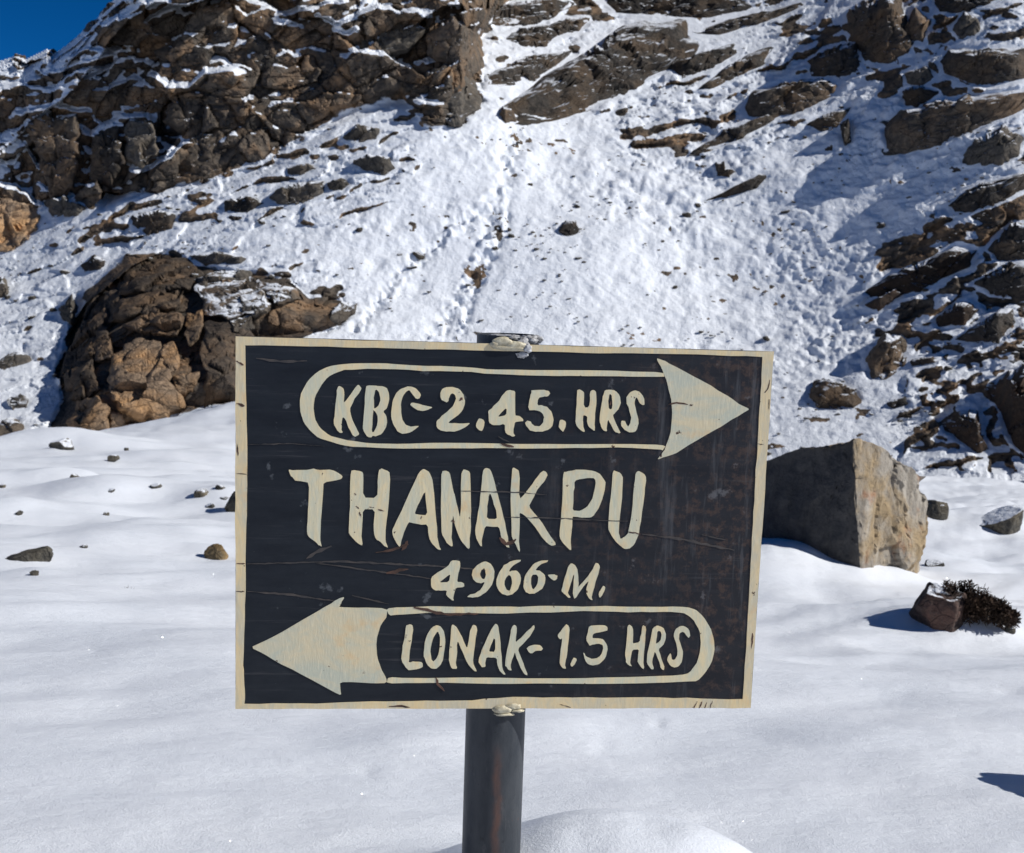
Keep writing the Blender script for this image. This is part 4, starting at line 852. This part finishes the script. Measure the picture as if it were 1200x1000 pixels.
def make_cream_mat(name, warm, blue, st=(2.6, 2.6, 0.8)):
    k = NT(name); co = k.coord()
    n1 = k.noise(k.coord(st), 13, 6, 0.68, 0.8); n2 = k.noise(k.coord((90, 90, 16)), 3, 5, 0.65)
    c = k.mix(k.ramp(n1, 0.40, 0.60), rgb(*blue), rgb(*warm))
    c = k.mix(k.math('MULTIPLY', k.ramp(n2, 0.5, 0.7), 0.45), c, rgb(0.90, 0.80, 0.56))
    c = k.mix(k.math('MULTIPLY', k.ramp(k.noise(co, 21, 4, 0.6), 0.6, 0.7), 0.5), c, rgb(0.84, 0.56, 0.25))
    rust = k.ramp(k.noise(co, 75, 4, 0.6), 0.685, 0.72); c = k.mix(rust, c, rgb(0.07, 0.03, 0.018))
    c = k.mix(k.ramp(k.noise(co, 9, 5, 0.62), 0.715, 0.745), c, rgb(0.11, 0.05, 0.03))
    k.l(c, k.b.inputs['Base Color']); k.b.inputs['Roughness'].default_value = 0.5; k.b.inputs['Specular IOR Level'].default_value = 0.35
    b = k.bump(n2, 0.35, 0.0012); b = k.bump(n1, 0.2, 0.002, b); k.l(b, k.b.inputs['Normal']); return k.m
def make_plain(name, c0, c1, sc, rough=0.6, metal=0.0, bump=0.002):
    k = NT(name); co = k.coord(); n1 = k.noise(co, sc, 6, 0.65)
    k.l(k.mix(k.ramp(n1, 0.35, 0.68), rgb(*c0), rgb(*c1)), k.b.inputs['Base Color']); k.b.inputs['Roughness'].default_value = rough; k.b.inputs['Metallic'].default_value = metal
    k.l(k.bump(n1, 0.5, bump), k.b.inputs['Normal']); return k.m
def make_post_mat():
    k = NT('dark_painted_pipe'); co = k.coord()
    n1 = k.noise(k.coord((10, 10, 3)), 4, 6, 0.65); n2 = k.noise(co, 70, 4, 0.7)
    c = k.mix(k.ramp(n1, 0.35, 0.7), rgb(0.022, 0.027, 0.034), rgb(0.05, 0.055, 0.06)); c = k.mix(k.math('MULTIPLY', k.ramp(n2, 0.6, 0.7), 0.5), c, rgb(0.008, 0.008, 0.01))
    c = k.mix(k.math('MULTIPLY', k.ramp(k.noise(k.coord((20, 20, 5)), 3, 5, 0.7), 0.60, 0.68), 0.5), c, rgb(0.10, 0.10, 0.10)); c = k.mix(k.ramp(k.noise(co, 34, 4, 0.65), 0.68, 0.71), c, rgb(0.09, 0.045, 0.03))
    sp = k.n('ShaderNodeSeparateXYZ'); k.l(co, sp.inputs[0])
    # the rust run down the front of the pipe
    dx = k.math('ABSOLUTE', k.math('ADD', sp.outputs[0], k.math('MULTIPLY_ADD', k.noise(k.coord((1, 1, 6)), 4, 3, 0.6), 0.02, -0.012)))
    run = k.math('MULTIPLY', k.ramp(dx, 0.002, 0.009, (1, 1, 1, 1), (0, 0, 0, 1)), k.math('MULTIPLY', k.ramp(sp.outputs[2], 0.10, 0.16, (1, 1, 1, 1), (0, 0, 0, 1)), k.ramp(n1, 0.2, 0.6)))
    fr = k.math('LESS_THAN', sp.outputs[1], 0.0)
    c = k.mix(k.math('MULTIPLY', k.math('MULTIPLY', run, fr), 0.8), c, rgb(0.13, 0.06, 0.04))
    k.l(c, k.b.inputs['Base Color']); k.b.inputs['Roughness'].default_value = 0.5; k.b.inputs['Specular IOR Level'].default_value = 0.4
    b = k.bump(n2, 0.4, 0.0015); b = k.bump(n1, 0.3, 0.002, b); k.l(b, k.b.inputs['Normal']); return k.m
M['board'] = make_board_mat(); M['post'] = make_post_mat()
M['cream'] = make_cream_mat('cream_paint', (0.86, 0.71, 0.42), (0.68, 0.66, 0.48))
M['cream_arrow'] = make_cream_mat('cream_paint_mottled', (0.78, 0.66, 0.42), (0.60, 0.60, 0.46), (1.0, 1.0, 1.5))
M['cream_border'] = make_cream_mat('cream_border_paint', (0.86, 0.67, 0.37), (0.68, 0.60, 0.42))
M['rust'] = make_plain('brown_rust', (0.05, 0.03, 0.022), (0.15, 0.075, 0.05), 60, 0.85)
M['faint'] = make_plain('faint_scratch', (0.04, 0.037, 0.037), (0.085, 0.07, 0.06), 60, 0.7)
M['weld'] = make_plain('painted_weld', (0.40, 0.34, 0.22), (0.72, 0.66, 0.48), 110, 0.4, 0.0, 0.004)
M['ice'] = make_plain('frosted_grit', (0.13, 0.12, 0.11), (0.7, 0.7, 0.7), 90, 0.45, 0.0, 0.004)

def tube(name, r0, z0, z1, mat, seg=64, cap=True, x=0, y=0, wall=0.004):
    V, Fc = [], []; zs = np.linspace(z0, z1, 24)
    prof = [(r0, z) for z in zs] + [(r0 - wall, z1), (r0 - wall, z1 - 0.03)]
    for r, z in prof:
        for i in range(seg): a = 2 * math.pi * i / seg; V.append((x + r * math.cos(a), y + r * math.sin(a), z))
    for k in range(len(prof) - 1):
        for i in range(seg): j = (i + 1) % seg; Fc.append([k * seg + i, k * seg + j, (k + 1) * seg + j, (k + 1) * seg + i])
    Fc.append([(len(prof) - 1) * seg + i for i in range(seg)])
    o = mesh_obj(name, V, Fc, mat, root); auto_smooth(o, 40); return o
tube('post', 0.0505, -0.75, 0.22 + SIGN_H + 0.012, M['post'], y=0.0)
bm = bmesh.new()
bmesh.ops.create_cube(bm, size=1)
for v in bm.verts: v.co = Vector(loc3(v.co.x * SIGN_W, 0.0015 + v.co.y * 0.003, (v.co.z + 0.5) * SIGN_H))
bmesh.ops.bevel(bm, geom=bm.edges[:], offset=0.0007, segments=2, affect='EDGES')
me = bpy.data.meshes.new('board'); bm.to_mesh(me); bm.free(); me.materials.append(M['board']); bo = bpy.data.objects.new('board', me); COL.objects.link(bo); bo.parent = root

# border strip, brushed by hand
def wob(a, b, n, amp, seed):
    rg = np.random.default_rng(seed); t = np.linspace(0, 1, n)[:, None]; a = np.array(a, float); b = np.array(b, float); d = b - a; nn = np.array([-d[1], d[0]]) / np.linalg.norm(d)
    w = np.convolve(rg.normal(size=n + 4), np.ones(5) / 5, 'valid')[:, None] * amp; return (a + d * t + nn * w)[:-1]
def path(pts, n, amp, seed):
    return np.vstack([wob(a, b, n, amp, seed + i) for i, (a, b) in enumerate(zip(pts[:-1], pts[1:]))])
inner = path([(287.5,404.5),(440,407.5),(590,412),(740,414),(893.5,418.5),(889,500),(883,600),(876,720),(869,819.5),(740,818),(600,817),(545,821.5),(420,823),(286,825),(285,780),(288,640),(289.5,545),(287.5,404.5)], 9, 0.9, 70)
outer = path([(276.4,394.4),(600,403.6),(906.4,412.5),(893,620),(878.5,829.5),(600,830.5),(275.4,830.6),(275.6,620),(276.4,394.4)], 14, 0.25, 90)
paint('border', outer, [inner], 'cream_border', y0=-0.0010, y1=0.0003, it=0)

def Z(ox, oy, s, pts): return [(ox + a / s, oy + b / s) for a, b in pts]
a1 = (340, 415, 7.5); a2 = (490, 415, 7.5); a3 = (640, 415, 7.5); a4 = (750, 405, 7.144)
b1 = (330, 540, 7.5); b2 = (450, 540, 7.5); b3 = (540, 540, 7.5); b4 = (640, 540, 7.5)
c1 = (490, 645, 10.0); c2 = (600, 645, 10.0); d0 = (280, 690, 6.316); d1 = (440, 700, 7.5); d2 = (560, 700, 7.5); d3 = (690, 700, 7.5)
GLYPHS = [
 # top arrow line
 (a1, [(417,285),(440,285),(468,305),(472,345),(470,420),(478,425),(520,370),(585,275),(605,272),(626,300),(610,335),(560,410),(520,490),(540,560),(585,665),(608,705),(575,725),(555,722),(520,660),(480,570),(465,555),(450,600),(450,660),(462,692),(440,695),(410,665),(382,620),(385,570),(400,430),(410,330)], []),
 (a1, [(672,278),(700,275),(760,278),(820,285),(855,305),(870,350),(868,410),(850,470),(815,505),(840,540),(852,590),(840,650),(805,700),(760,722),(720,718),(715,735),(680,728),(650,690),(638,650),(645,560),(655,450),(658,370),(662,310)], [[(745,320),(765,312),(782,340),(792,400),(780,450),(750,475),(732,478),(733,400)], [(728,490),(745,500),(765,535),(770,580),(760,640),(735,680),(718,688),(720,600)]]),
 (a1, [(1148,360),(1140,385),(1115,398),(1095,385),(1070,345),(1045,315),(1020,330),(990,370),(975,430),(972,500),(985,570),(1010,620),(1050,640),(1090,635),(1135,630),(1110,650),(1060,685),(1010,700),(975,700),(935,670),(905,620),(888,560),(888,490),(900,410),(925,350),(965,305),(1020,288),(1070,287),(1110,305),(1135,335)], []),
 (a1, [(1050,445),(1068,428),(1115,432),(1180,452),(1255,468),(1220,485),(1170,502),(1130,497),(1085,475)], []),
 (a2, [(195,340),(215,305),(255,288),(310,290),(360,310),(395,350),(410,400),(408,450),(385,500),(340,545),(285,585),(262,605),(300,608),(380,612),(462,605),(420,640),(370,665),(325,682),(260,677),(200,675),(170,655),(158,625),(162,590),(195,555),(260,500),(310,450),(330,400),(328,365),(305,345),(285,355),(270,385),(265,415),(245,425),(215,410),(192,380)], []),
 (a2, [(528,568),(560,570),(583,590),(578,640),(560,678),(535,670),(505,640),(512,600)], []),
 (a2, [(775,320),(815,320),(850,325),(852,400),(850,540),(885,543),(915,560),(925,585),(890,592),(845,600),(838,650),(832,690),(855,720),(830,727),(795,710),(762,685),(762,610),(700,630),(650,622),(622,600),(618,540),(612,500),(650,470),(700,420),(745,360)], [[(775,470),(772,540),(700,552),(720,525)]]),
 (a2, [(995,318),(1060,315),(1120,318),(1150,328),(1162,350),(1140,372),(1100,375),(1065,380),(1052,400),(1048,450),(1090,450),(1140,470),(1175,515),(1190,570),(1180,625),(1150,660),(1100,680),(1040,683),(990,675),(955,640),(938,605),(950,590),(985,588),(1000,620),(1030,635),(1070,635),(1095,605),(1105,565),(1095,525),(1060,500),(1010,492),(970,492),(968,460),(980,390),(990,345)], []),
 (a3, [(118,580),(150,580),(173,600),(168,645),(150,685),(130,670),(105,635)], []),
 (a3, [(270,320),(290,313),(320,322),(335,345),(330,470),(375,470),(385,390),(385,350),(395,320),(420,315),(440,335),(440,430),(428,540),(425,640),(430,672),(410,672),(375,640),(358,600),(362,545),(325,535),(322,590),(325,650),(338,685),(315,680),(280,650),(255,610),(260,520),(268,420)], []),
 (a3, [(515,318),(560,312),(610,325),(645,365),(655,420),(640,475),(600,520),(585,540),(610,610),(655,690),(635,700),(600,680),(570,630),(545,575),(535,600),(528,650),(532,680),(500,672),(475,630),(465,590),(475,510),(490,420),(500,360)], [[(560,350),(578,370),(580,440),(575,485),(550,485),(545,420),(550,370)]]),
 (a3, [(862,445),(850,450),(820,430),(805,400),(795,378),(778,400),(775,440),(790,500),(808,560),(810,620),(795,670),(770,690),(720,685),(680,660),(655,620),(660,585),(695,590),(705,620),(720,640),(740,600),(745,550),(725,480),(702,420),(705,375),(730,340),(770,320),(810,325),(845,360),(862,405)], []),
 # place name
 (b1, [(55,78),(100,85),(250,80),(275,70),(310,80),(445,80),(490,105),(530,135),(530,155),(480,175),(370,188),(362,260),(352,400),(342,560),(335,690),(350,760),(330,745),(300,715),(240,675),(218,640),(222,560),(235,400),(240,190),(180,180),(120,178),(100,150),(75,130)], []),
 (b1, [(605,90),(640,82),(700,92),(714,120),(712,325),(835,325),(840,200),(848,110),(860,75),(880,68),(945,95),(952,130),(945,300),(925,500),(910,640),(905,710),(935,765),(910,755),(860,710),(825,690),(808,640),(808,540),(820,430),(710,425),(705,560),(695,690),(712,738),(685,740),(640,700),(590,645),(588,580),(598,440),(602,250)], []),
 (b2, [(310,95),(335,75),(365,80),(400,105),(420,160),(435,250),(445,400),(460,560),(470,700),(480,750),(500,785),(470,780),(430,740),(400,700),(385,650),(382,560),(310,560),(235,545),(215,540),(180,610),(150,690),(140,760),(110,730),(75,660),(68,610),(90,560),(170,400),(250,220)], [[(355,265),(365,350),(375,478),(310,475),(262,470),(300,380)]]),
 (b2, [(505,95),(540,90),(575,105),(590,180),(615,280),(640,400),(665,510),(675,400),(675,200),(680,95),(700,78),(745,90),(760,120),(758,300),(762,480),(760,600),(750,700),(750,778),(720,765),(680,710),(650,650),(625,580),(604,470),(600,540),(592,600),(590,690),(603,750),(580,750),(540,710),(505,640),(497,560),(500,400),(497,230)], []),
 (b2, [(870,75),(890,62),(930,75),(955,130),(975,220),(1005,320),(1040,460),(1065,570),(1085,660),(1090,720),(1100,765),(1070,750),(1035,710),(1020,650),(1005,580),(940,580),(885,575),(870,640),(855,700),(860,752),(840,750),(810,690),(795,630),(805,560),(830,420),(850,280),(862,150)], [[(930,280),(960,370),(985,450),(988,515),(900,515),(905,420),(915,320)]]),
 (b3, [(445,75),(462,60),(500,80),(512,110),(512,340),(560,290),(640,180),(690,110),(720,88),(750,100),(760,130),(740,165),(680,240),(630,330),(595,405),(640,460),(700,530),(770,640),(840,740),(800,748),(760,730),(700,660),(640,570),(580,500),(525,460),(512,470),(512,600),(505,690),(518,810),(495,770),(470,720),(450,680),(442,620),(440,500),(435,300)], []),
 (b4, [(150,100),(180,95),(240,80),(330,78),(420,90),(480,125),(515,180),(518,230),(500,320),(460,410),(420,475),(390,498),(320,500),(260,495),(228,490),(222,600),(210,700),(218,785),(200,780),(150,730),(115,680),(118,600),(130,480),(138,320),(145,180)], [[(245,175),(300,160),(370,152),(420,152),(432,180),(425,250),(395,350),(350,410),(300,438),(228,442),(235,350),(242,250)]]),
 (b4, [(585,90),(600,88),(655,110),(670,150),(665,300),(650,440),(638,560),(635,650),(650,690),(690,665),(720,630),(740,520),(760,340),(775,180),(785,105),(805,88),(860,115),(875,150),(865,260),(845,420),(825,560),(805,660),(770,740),(720,775),(680,775),(620,725),(565,650),(540,600),(542,520),(560,350),(575,200)], []),
 # height
 (c1, [(385,122),(440,120),(490,130),(485,200),(460,290),(450,375),(500,372),(530,390),(540,415),(510,432),(435,438),(420,490),(405,550),(412,588),(385,580),(345,550),(320,510),(330,465),(240,470),(200,470),(160,450),(145,420),(150,320),(200,270),(290,220),(350,180)], [[(375,270),(355,375),(240,380),(280,345)]]),
 (c1, [(750,135),(790,130),(840,155),(875,200),(888,260),(880,340),(850,420),(800,480),(740,525),(680,545),(620,552),(565,545),(590,525),(650,510),(710,475),(755,420),(775,370),(720,385),(670,375),(635,330),(625,280),(640,215),(690,165)], [[(765,205),(785,240),(788,300),(775,340),(745,335),(725,300),(722,260),(740,225)]]),
 (c1, [(1200,112),(1190,130),(1120,165),(1080,205),(1055,255),(1100,240),(1150,240),(1185,275),(1198,340),(1190,400),(1160,460),(1110,510),(1050,527),(990,515),(935,470),(908,400),(915,330),(950,250),(990,190),(1050,140),(1130,118)], [[(1060,285),(1085,310),(1098,370),(1085,440),(1060,478),(1030,460),(1008,410),(1010,350),(1035,305)]]),
 (c2, [(420,115),(405,140),(350,155),(300,190),(270,235),(330,245),(375,280),(390,330),(375,400),(335,460),(270,500),(210,508),(160,495),(130,440),(125,370),(150,290),(195,220),(250,155),(320,125)], [[(240,280),(285,285),(305,320),(295,380),(270,430),(245,462),(225,440),(215,380),(222,310)]]),
 (c2, [(412,290),(450,285),(500,282),(530,305),(520,340),(490,352),(460,340),(435,312)], []),
 (c2, [(655,185),(685,152),(725,165),(755,205),(770,290),(775,370),(765,440),(830,370),(900,280),(945,210),(970,150),(1000,155),(1028,185),(1010,260),(975,360),(950,450),(925,540),(938,590),(905,570),(865,510),(862,460),(895,350),(840,410),(790,480),(740,560),(720,560),(705,490),(715,380),(725,290),(715,280),(690,370),(665,440),(645,510),(680,555),(660,560),(610,515),(570,475),(590,410),(620,300)], []),
 (c2, [(1065,415),(1085,425),(1080,470),(1055,520),(1030,552),(1012,545),(1010,505),(1035,450)], []),
 # bottom arrow line
 (d1, [(262,250),(290,238),(318,245),(325,270),(318,350),(300,450),(290,530),(288,575),(330,567),(390,567),(412,590),(408,615),(370,628),(290,640),(265,625),(235,580),(222,530),(230,450),(250,350)], []),
 (d1, [(535,245),(575,265),(600,310),(610,380),(605,460),(590,540),(560,600),(520,632),(485,628),(450,590),(425,530),(418,470),(430,380),(455,310),(490,265)], [[(545,295),(560,340),(562,420),(550,490),(530,540),(500,572),(485,540),(478,470),(490,390),(510,340)]]),
 (d1, [(660,255),(675,238),(700,255),(725,290),(765,370),(802,455),(815,360),(830,280),(850,242),(880,255),(892,275),(880,340),(865,450),(852,540),(858,600),(888,652),(860,645),(825,610),(790,550),(755,470),(720,385),(712,400),(710,500),(700,590),(712,625),(665,630),(645,585),(636,540),(645,460),(655,380)], []),
 (d1, [(1030,255),(1052,232),(1075,250),(1085,320),(1095,430),(1105,540),(1110,630),(1142,682),(1110,672),(1080,640),(1065,580),(1058,532),(1020,532),(975,525),(958,570),(962,610),(930,615),(905,580),(903,540),(925,480),(965,380)], [[(1042,345),(1050,480),(985,480),(1010,420)]]),
 (d2, [(300,250),(315,240),(338,258),(335,320),(325,400),(360,370),(420,310),(470,255),(490,248),(495,268),(460,330),(400,400),(345,452),(365,510),(400,600),(435,685),(405,680),(375,630),(340,550),(318,475),(300,530),(278,610),(292,645),(265,640),(240,610),(235,560),(250,480),(270,380),(285,300)], []),
 (d2, [(420,450),(450,428),(500,415),(545,425),(568,450),(555,468),(510,470),(460,495),(440,480)], []),
 (d2, [(765,240),(785,245),(800,270),(798,340),(785,450),(770,540),(758,590),(768,628),(740,622),(710,585),(712,540),(725,440),(738,355),(715,372),(700,350),(697,325),(730,285)], []),
 (d2, [(840,530),(863,545),(850,580),(825,612),(808,595),(815,560)], []),
 (d2, [(970,250),(1050,245),(1110,248),(1138,265),(1125,295),(1080,305),(1025,310),(1005,330),(1000,365),(1050,360),(1100,375),(1130,415),(1135,470),(1115,530),(1070,580),(1010,598),(965,590),(935,550),(920,490),(930,488),(950,525),(985,540),(1030,540),(1075,510),(1098,455),(1090,415),(1050,405),(1005,415),(980,428),(955,395),(950,350),(965,300)], []),
 (d3, [(335,250),(355,243),(380,260),(382,340),(375,410),(440,400),(452,330),(460,260),(475,243),(498,265),(492,350),(482,450),(472,560),(482,632),(450,615),(425,575),(425,520),(435,455),(375,462),(362,530),(358,585),(378,608),(345,600),(318,560),(313,500),(322,430),(332,330)], []),
 (d3, [(560,265),(600,248),(645,265),(672,310),(672,370),(645,425),(605,455),(625,520),(655,600),(655,638),(635,635),(610,560),(575,470),(560,520),(550,580),(565,632),(535,630),(505,580),(505,520),(525,420),(545,330)], [[(600,295),(625,300),(635,335),(620,385),(580,412),(590,350)]]),
 (d3, [(885,335),(872,358),(850,335),(840,310),(815,300),(790,320),(785,355),(805,420),(822,490),(815,560),(785,605),(740,620),(710,600),(685,560),(685,525),(710,488),(722,510),(722,545),(745,550),(770,520),(775,460),(755,390),(740,330),(755,280),(795,252),(840,255),(875,285)], []),
]
for org_, outl, holes in GLYPHS:
    paint('letter', Z(*org_, outl), [Z(*org_, h) for h in holes], 'cream')
paint('arrow_head', Z(*a4, [(135,108),(165,115),(220,135),(330,195),(480,275),(620,355),(760,440),(840,500),(918,533),(880,555),(800,600),(650,695),(500,775),(380,850),(280,910),(200,935),(140,955),(170,920),(200,885),(225,815),(250,740),(265,640),(268,540),(262,470),(245,390),(220,300),(195,220),(165,160)]), [], 'cream_arrow', label='cream arrow head pointing right')
paint('arrow_head', Z(*d0, [(82,432),(160,400),(280,340),(440,245),(600,155),(700,95),(730,75),(778,62),(755,105),(735,140),(900,140),(1090,146),(1095,200),(1050,260),(1020,340),(1012,430),(1020,510),(1045,590),(1085,660),(1090,695),(1000,700),(850,692),(740,690),(745,740),(752,790),(700,765),(560,690),(420,610),(280,545),(180,480)]), [], 'cream_arrow', label='broad cream arrow head pointing left')
paint('arrow_outline', [(777.3,436.3),(732,435),(680,433.7),(610,433.7),(572.7,433),(554,431),(507,429),(473.3,427.7),(446.7,425.7),(414.7,426),(400,427),(385.3,429.7),(372,435.7),(361.3,445.7),(354,458.3),(351,472.3),(352,484.3),(356,495),(364,505.7),(373.3,513.7),(382.7,516),(396,520.3),(406.7,523),(438.7,525),(480,525.7),(523.3,525.4),(559.3,525),(600.7,525.4),(648.7,525.7),(680,525),(733.3,524.3),(773,527),(777,527.7),
 (780,522.3),(764,521),(733,520.3),(680,521),(623,520.3),(559,519.7),(514,519),(473,520.3),(433,519.7),(409,517),(398.7,514.3),(385.3,510.3),(374.7,501.7),(368,489.7),(366.7,476.3),(369.3,464.3),(375.3,453.7),(384,441.7),(393.3,437),(406.7,433),(436,432.3),(473,433),(493,435),(507,434.7),(547,435.7),(572.7,438.7),(603,439),(636.7,440.6),(660,440.6),(693,441),(733,441.3),(778.7,442.3)], [], 'cream', y0=-0.00095, label='rounded cream outline of the upper arrow')
paint('arrow_outline', [(452,713),(466.7,712),(493,711),(546.7,711.3),(592,711.3),(613,711.3),(637,710),(673,710.7),(718.7,711),(743,711.3),(783,711.3),(804.7,711.3),(814,714.7),(823.3,722.7),(831.3,734.7),(836,749.3),(836.4,764),(832.7,777.3),(824.7,789.3),(816.7,798),(803.3,798.7),(772.7,800.3),(743,800.7),(703,801.3),(640,800.7),(586.7,801.3),(533,800.3),(480,800.3),(453,801),
 (453,794.5),(460,794.4),(509.3,794.7),(553,793.6),(573,794.4),(626.7,795.3),(680,795),(703,794),(743,793.3),(783,792),(803.3,790.4),(810,785.3),(816.7,774.7),(820,762.7),(820.7,750.7),(819.3,738.7),(814,729.3),(807.3,722),(799.3,718),(783,717),(756.7,717),(730,717.3),(690,716),(653,717.3),(613,718),(586.7,719.3),(560,718.7),(526.7,718),(493,718.7),(466.7,720.3),(454.7,721.3)], [], 'cream', y0=-0.00095, label='rounded cream outline of the lower arrow')

# rust streaks, scratches and cracks in the paint
def streak(pts, w, mat, seed, y0=-0.0008):
    rg = np.random.default_rng(seed); p = np.array(pts, float); n = max(6, int(np.linalg.norm(p[-1] - p[0]) / 5)); t = np.linspace(0, 1, n)
    seg = np.r_[0, np.cumsum(np.linalg.norm(np.diff(p, axis=0), axis=1))]; seg /= seg[-1]
    q = np.stack([np.interp(t, seg, p[:, 0]), np.interp(t, seg, p[:, 1])], -1); d = np.gradient(q, axis=0); d /= np.linalg.norm(d, axis=1, keepdims=True); nn = np.stack([-d[:, 1], d[:, 0]], -1)
    wd = w * np.sin(np.pi * np.clip(t, 0.03, 0.97)) ** 0.5
    up = q + nn * (wd * rg.uniform(0.2, 1.0, n))[:, None]; lo = q - nn * (wd * rg.uniform(0.2, 1.0, n))[:, None]
    paint('rust_streak', np.vstack([up, lo[::-1]]), [], mat, y0=y0, y1=-0.0001, it=0)
for pts, w, mt, y0 in (
 ([(289,661),(400,658),(520,664),(575,669)], 1.5, 'faint', -.0008), ([(370,660),(430,668),(505,678)], 1.2, 'faint', -.0009), ([(289,693),(340,697),(395,705)], 1.4, 'faint', -.0008), ([(412,698),(455,708)], 1.2, 'faint', -.0008),
 ([(452,672),(478,667)], 3.0, 'rust', -.001), ([(440,648),(462,644),(478,638)], 2.2, 'rust', -.001), ([(470,645),(477,634)], 3.2, 'rust', -.001), ([(358,655),(375,645),(388,640)], 2.5, 'faint', -.001),
 ([(752,626),(800,632),(860,645)], 2.2, 'faint', -.0008), ([(822,627),(850,633)], 1.6, 'faint', -.0009), ([(300,420),(330,424),(360,423)], 2.0, 'faint', -.0008), ([(585,630),(593,640),(604,632)], 4.0, 'rust', -.0014),
 ([(484,712),(500,715),(520,720),(560,719)], 2.6, 'rust', -.0014), ([(510,794),(513,803),(520,810)], 2.0, 'rust', -.0014), ([(586,520),(594,522),(602,524)], 2.0, 'rust', -.0014), ([(584,512),(598,519)], 1.0, 'faint', -.001),
 ([(783,474),(795,472),(806,474)], 1.6, 'rust', -.0014), ([(807,474.5),(812,474.5)], 1.1, 'rust', -.0014), ([(538,470),(542,466)], 2.3, 'rust', -.0014), ([(530,609),(531,613)], 2.6, 'rust', -.0014), ([(715,475),(716,470)], 1.6, 'rust', -.0014),
 ([(540,575.5),(610,577),(640,580)], 0.9, 'faint', -.0014), ([(590,606),(640,607),(735,611)], 0.9, 'faint', -.0014), ([(735,623),(750,626)], 1.1, 'rust', -.0014), ([(289,521),(340,520),(380,523)], 0.7, 'faint', -.0008),
 ([(276,423),(286,428)], 1.6, 'rust', -.0013), ([(277,473),(287,476)], 2.4, 'rust', -.0013), ([(278,520),(279,534)], 1.2, 'rust', -.0013), ([(277,555),(289,556)], 0.7, 'rust', -.0013), ([(276,660.5),(287,660.5)], 1.1, 'rust', -.0013), ([(276,693),(286,693)], 0.9, 'rust', -.0013),
 ([(888,520),(894,521)], 0.8, 'rust', -.0013), ([(902,445),(900,455),(896,460)], 1.0, 'rust', -.0013), ([(901,468),(901,480)], 0.9, 'rust', -.0013), ([(881,742),(880,760)], 1.4, 'rust', -.0013), ([(455,828),(470,827),(480,829)], 1.6, 'rust', -.0013),
 ([(812,830),(816,822)], 0.9, 'rust', -.0013), ([(818,830),(822,822)], 0.9, 'rust', -.0013), ([(825,830),(827,823)], 0.9, 'rust', -.0013), ([(831,830),(834,822)], 0.8, 'rust', -.0013), ([(655,825),(668,829)], 0.9, 'rust', -.0013),
 ([(415,578),(417,580)], 1.2, 'rust', -.0014), ([(421,600),(423,606)], 1.1, 'rust', -.0014), ([(417,593),(420,596)], 1.2, 'rust', -.0014), ([(443,597),(450,599)], 1.2, 'rust', -.0014), ([(432,594),(438,595)], 0.9, 'rust', -.0014), ([(514,758),(517,757)], 1.1, 'rust', -.0014), ([(478,751),(481,751)], 0.9, 'rust', -.0014)):
    streak(pts, w, mt, int(pts[0][0] * 7 + pts[0][1]), y0)

# weld beads and the frosted crust on the pipe top
def lumps(name, specs, mat, seed, amp=0.35):
    rg = np.random.default_rng(seed); bm = bmesh.new()
    for (x, y, z, sx, sy, sz) in specs:
        r = bmesh.ops.create_icosphere(bm, subdivisions=3, radius=1); off = rg.uniform(0, 50, 3)
        V = np.array([v.co[:] for v in r['verts']]); k = 1 + amp * fbm(V * 2.2 + off, 3, 600)
        for v, q, kk in zip(r['verts'], V, k): v.co = Vector(loc3(x + q[0] * kk * sx, y + q[1] * kk * sy, z + q[2] * kk * sz))
    for f in bm.faces: f.smooth = True
    me = bpy.data.meshes.new(name); bm.to_mesh(me); bm.free(); me.materials.append(M[mat]); o = bpy.data.objects.new(name, me); COL.objects.link(o); o.parent = root; return o
def bz(u, v): return bpt((u, v))
def spec(u, v, w, h, y=-0.001, d=0.004): a, b = bz(u, v); return (a, y, b, w * 0.00137 / 2, d, h * 0.00137 / 2)
lumps('weld_bead', [spec(588, 401, 26, 12), spec(604, 405, 26, 10), spec(596, 408, 40, 7), spec(580, 404, 12, 8)], 'weld', 5)
lumps('frost_crust', [spec(612, 403, 16, 16, 0.01, 0.008), spec(622, 399, 18, 11, 0.02, 0.014), spec(632, 399, 12, 10, 0.03, 0.014), spec(600, 396, 24, 6, 0.02, 0.02), spec(585, 394.5, 22, 4, 0.03, 0.02), spec(618, 408, 10, 10, -0.001, 0.003), spec(612, 416, 14, 8, 0.0, 0.0012)], 'ice', 6, 0.6)
lumps('weld_bead', [spec(588, 831, 26, 10, -0.001, 0.006), spec(600, 828, 20, 8, -0.001, 0.004), spec(590, 837, 24, 4, 0.0, 0.006), spec(606, 833, 16, 4, 0.0, 0.004)], 'weld', 7)
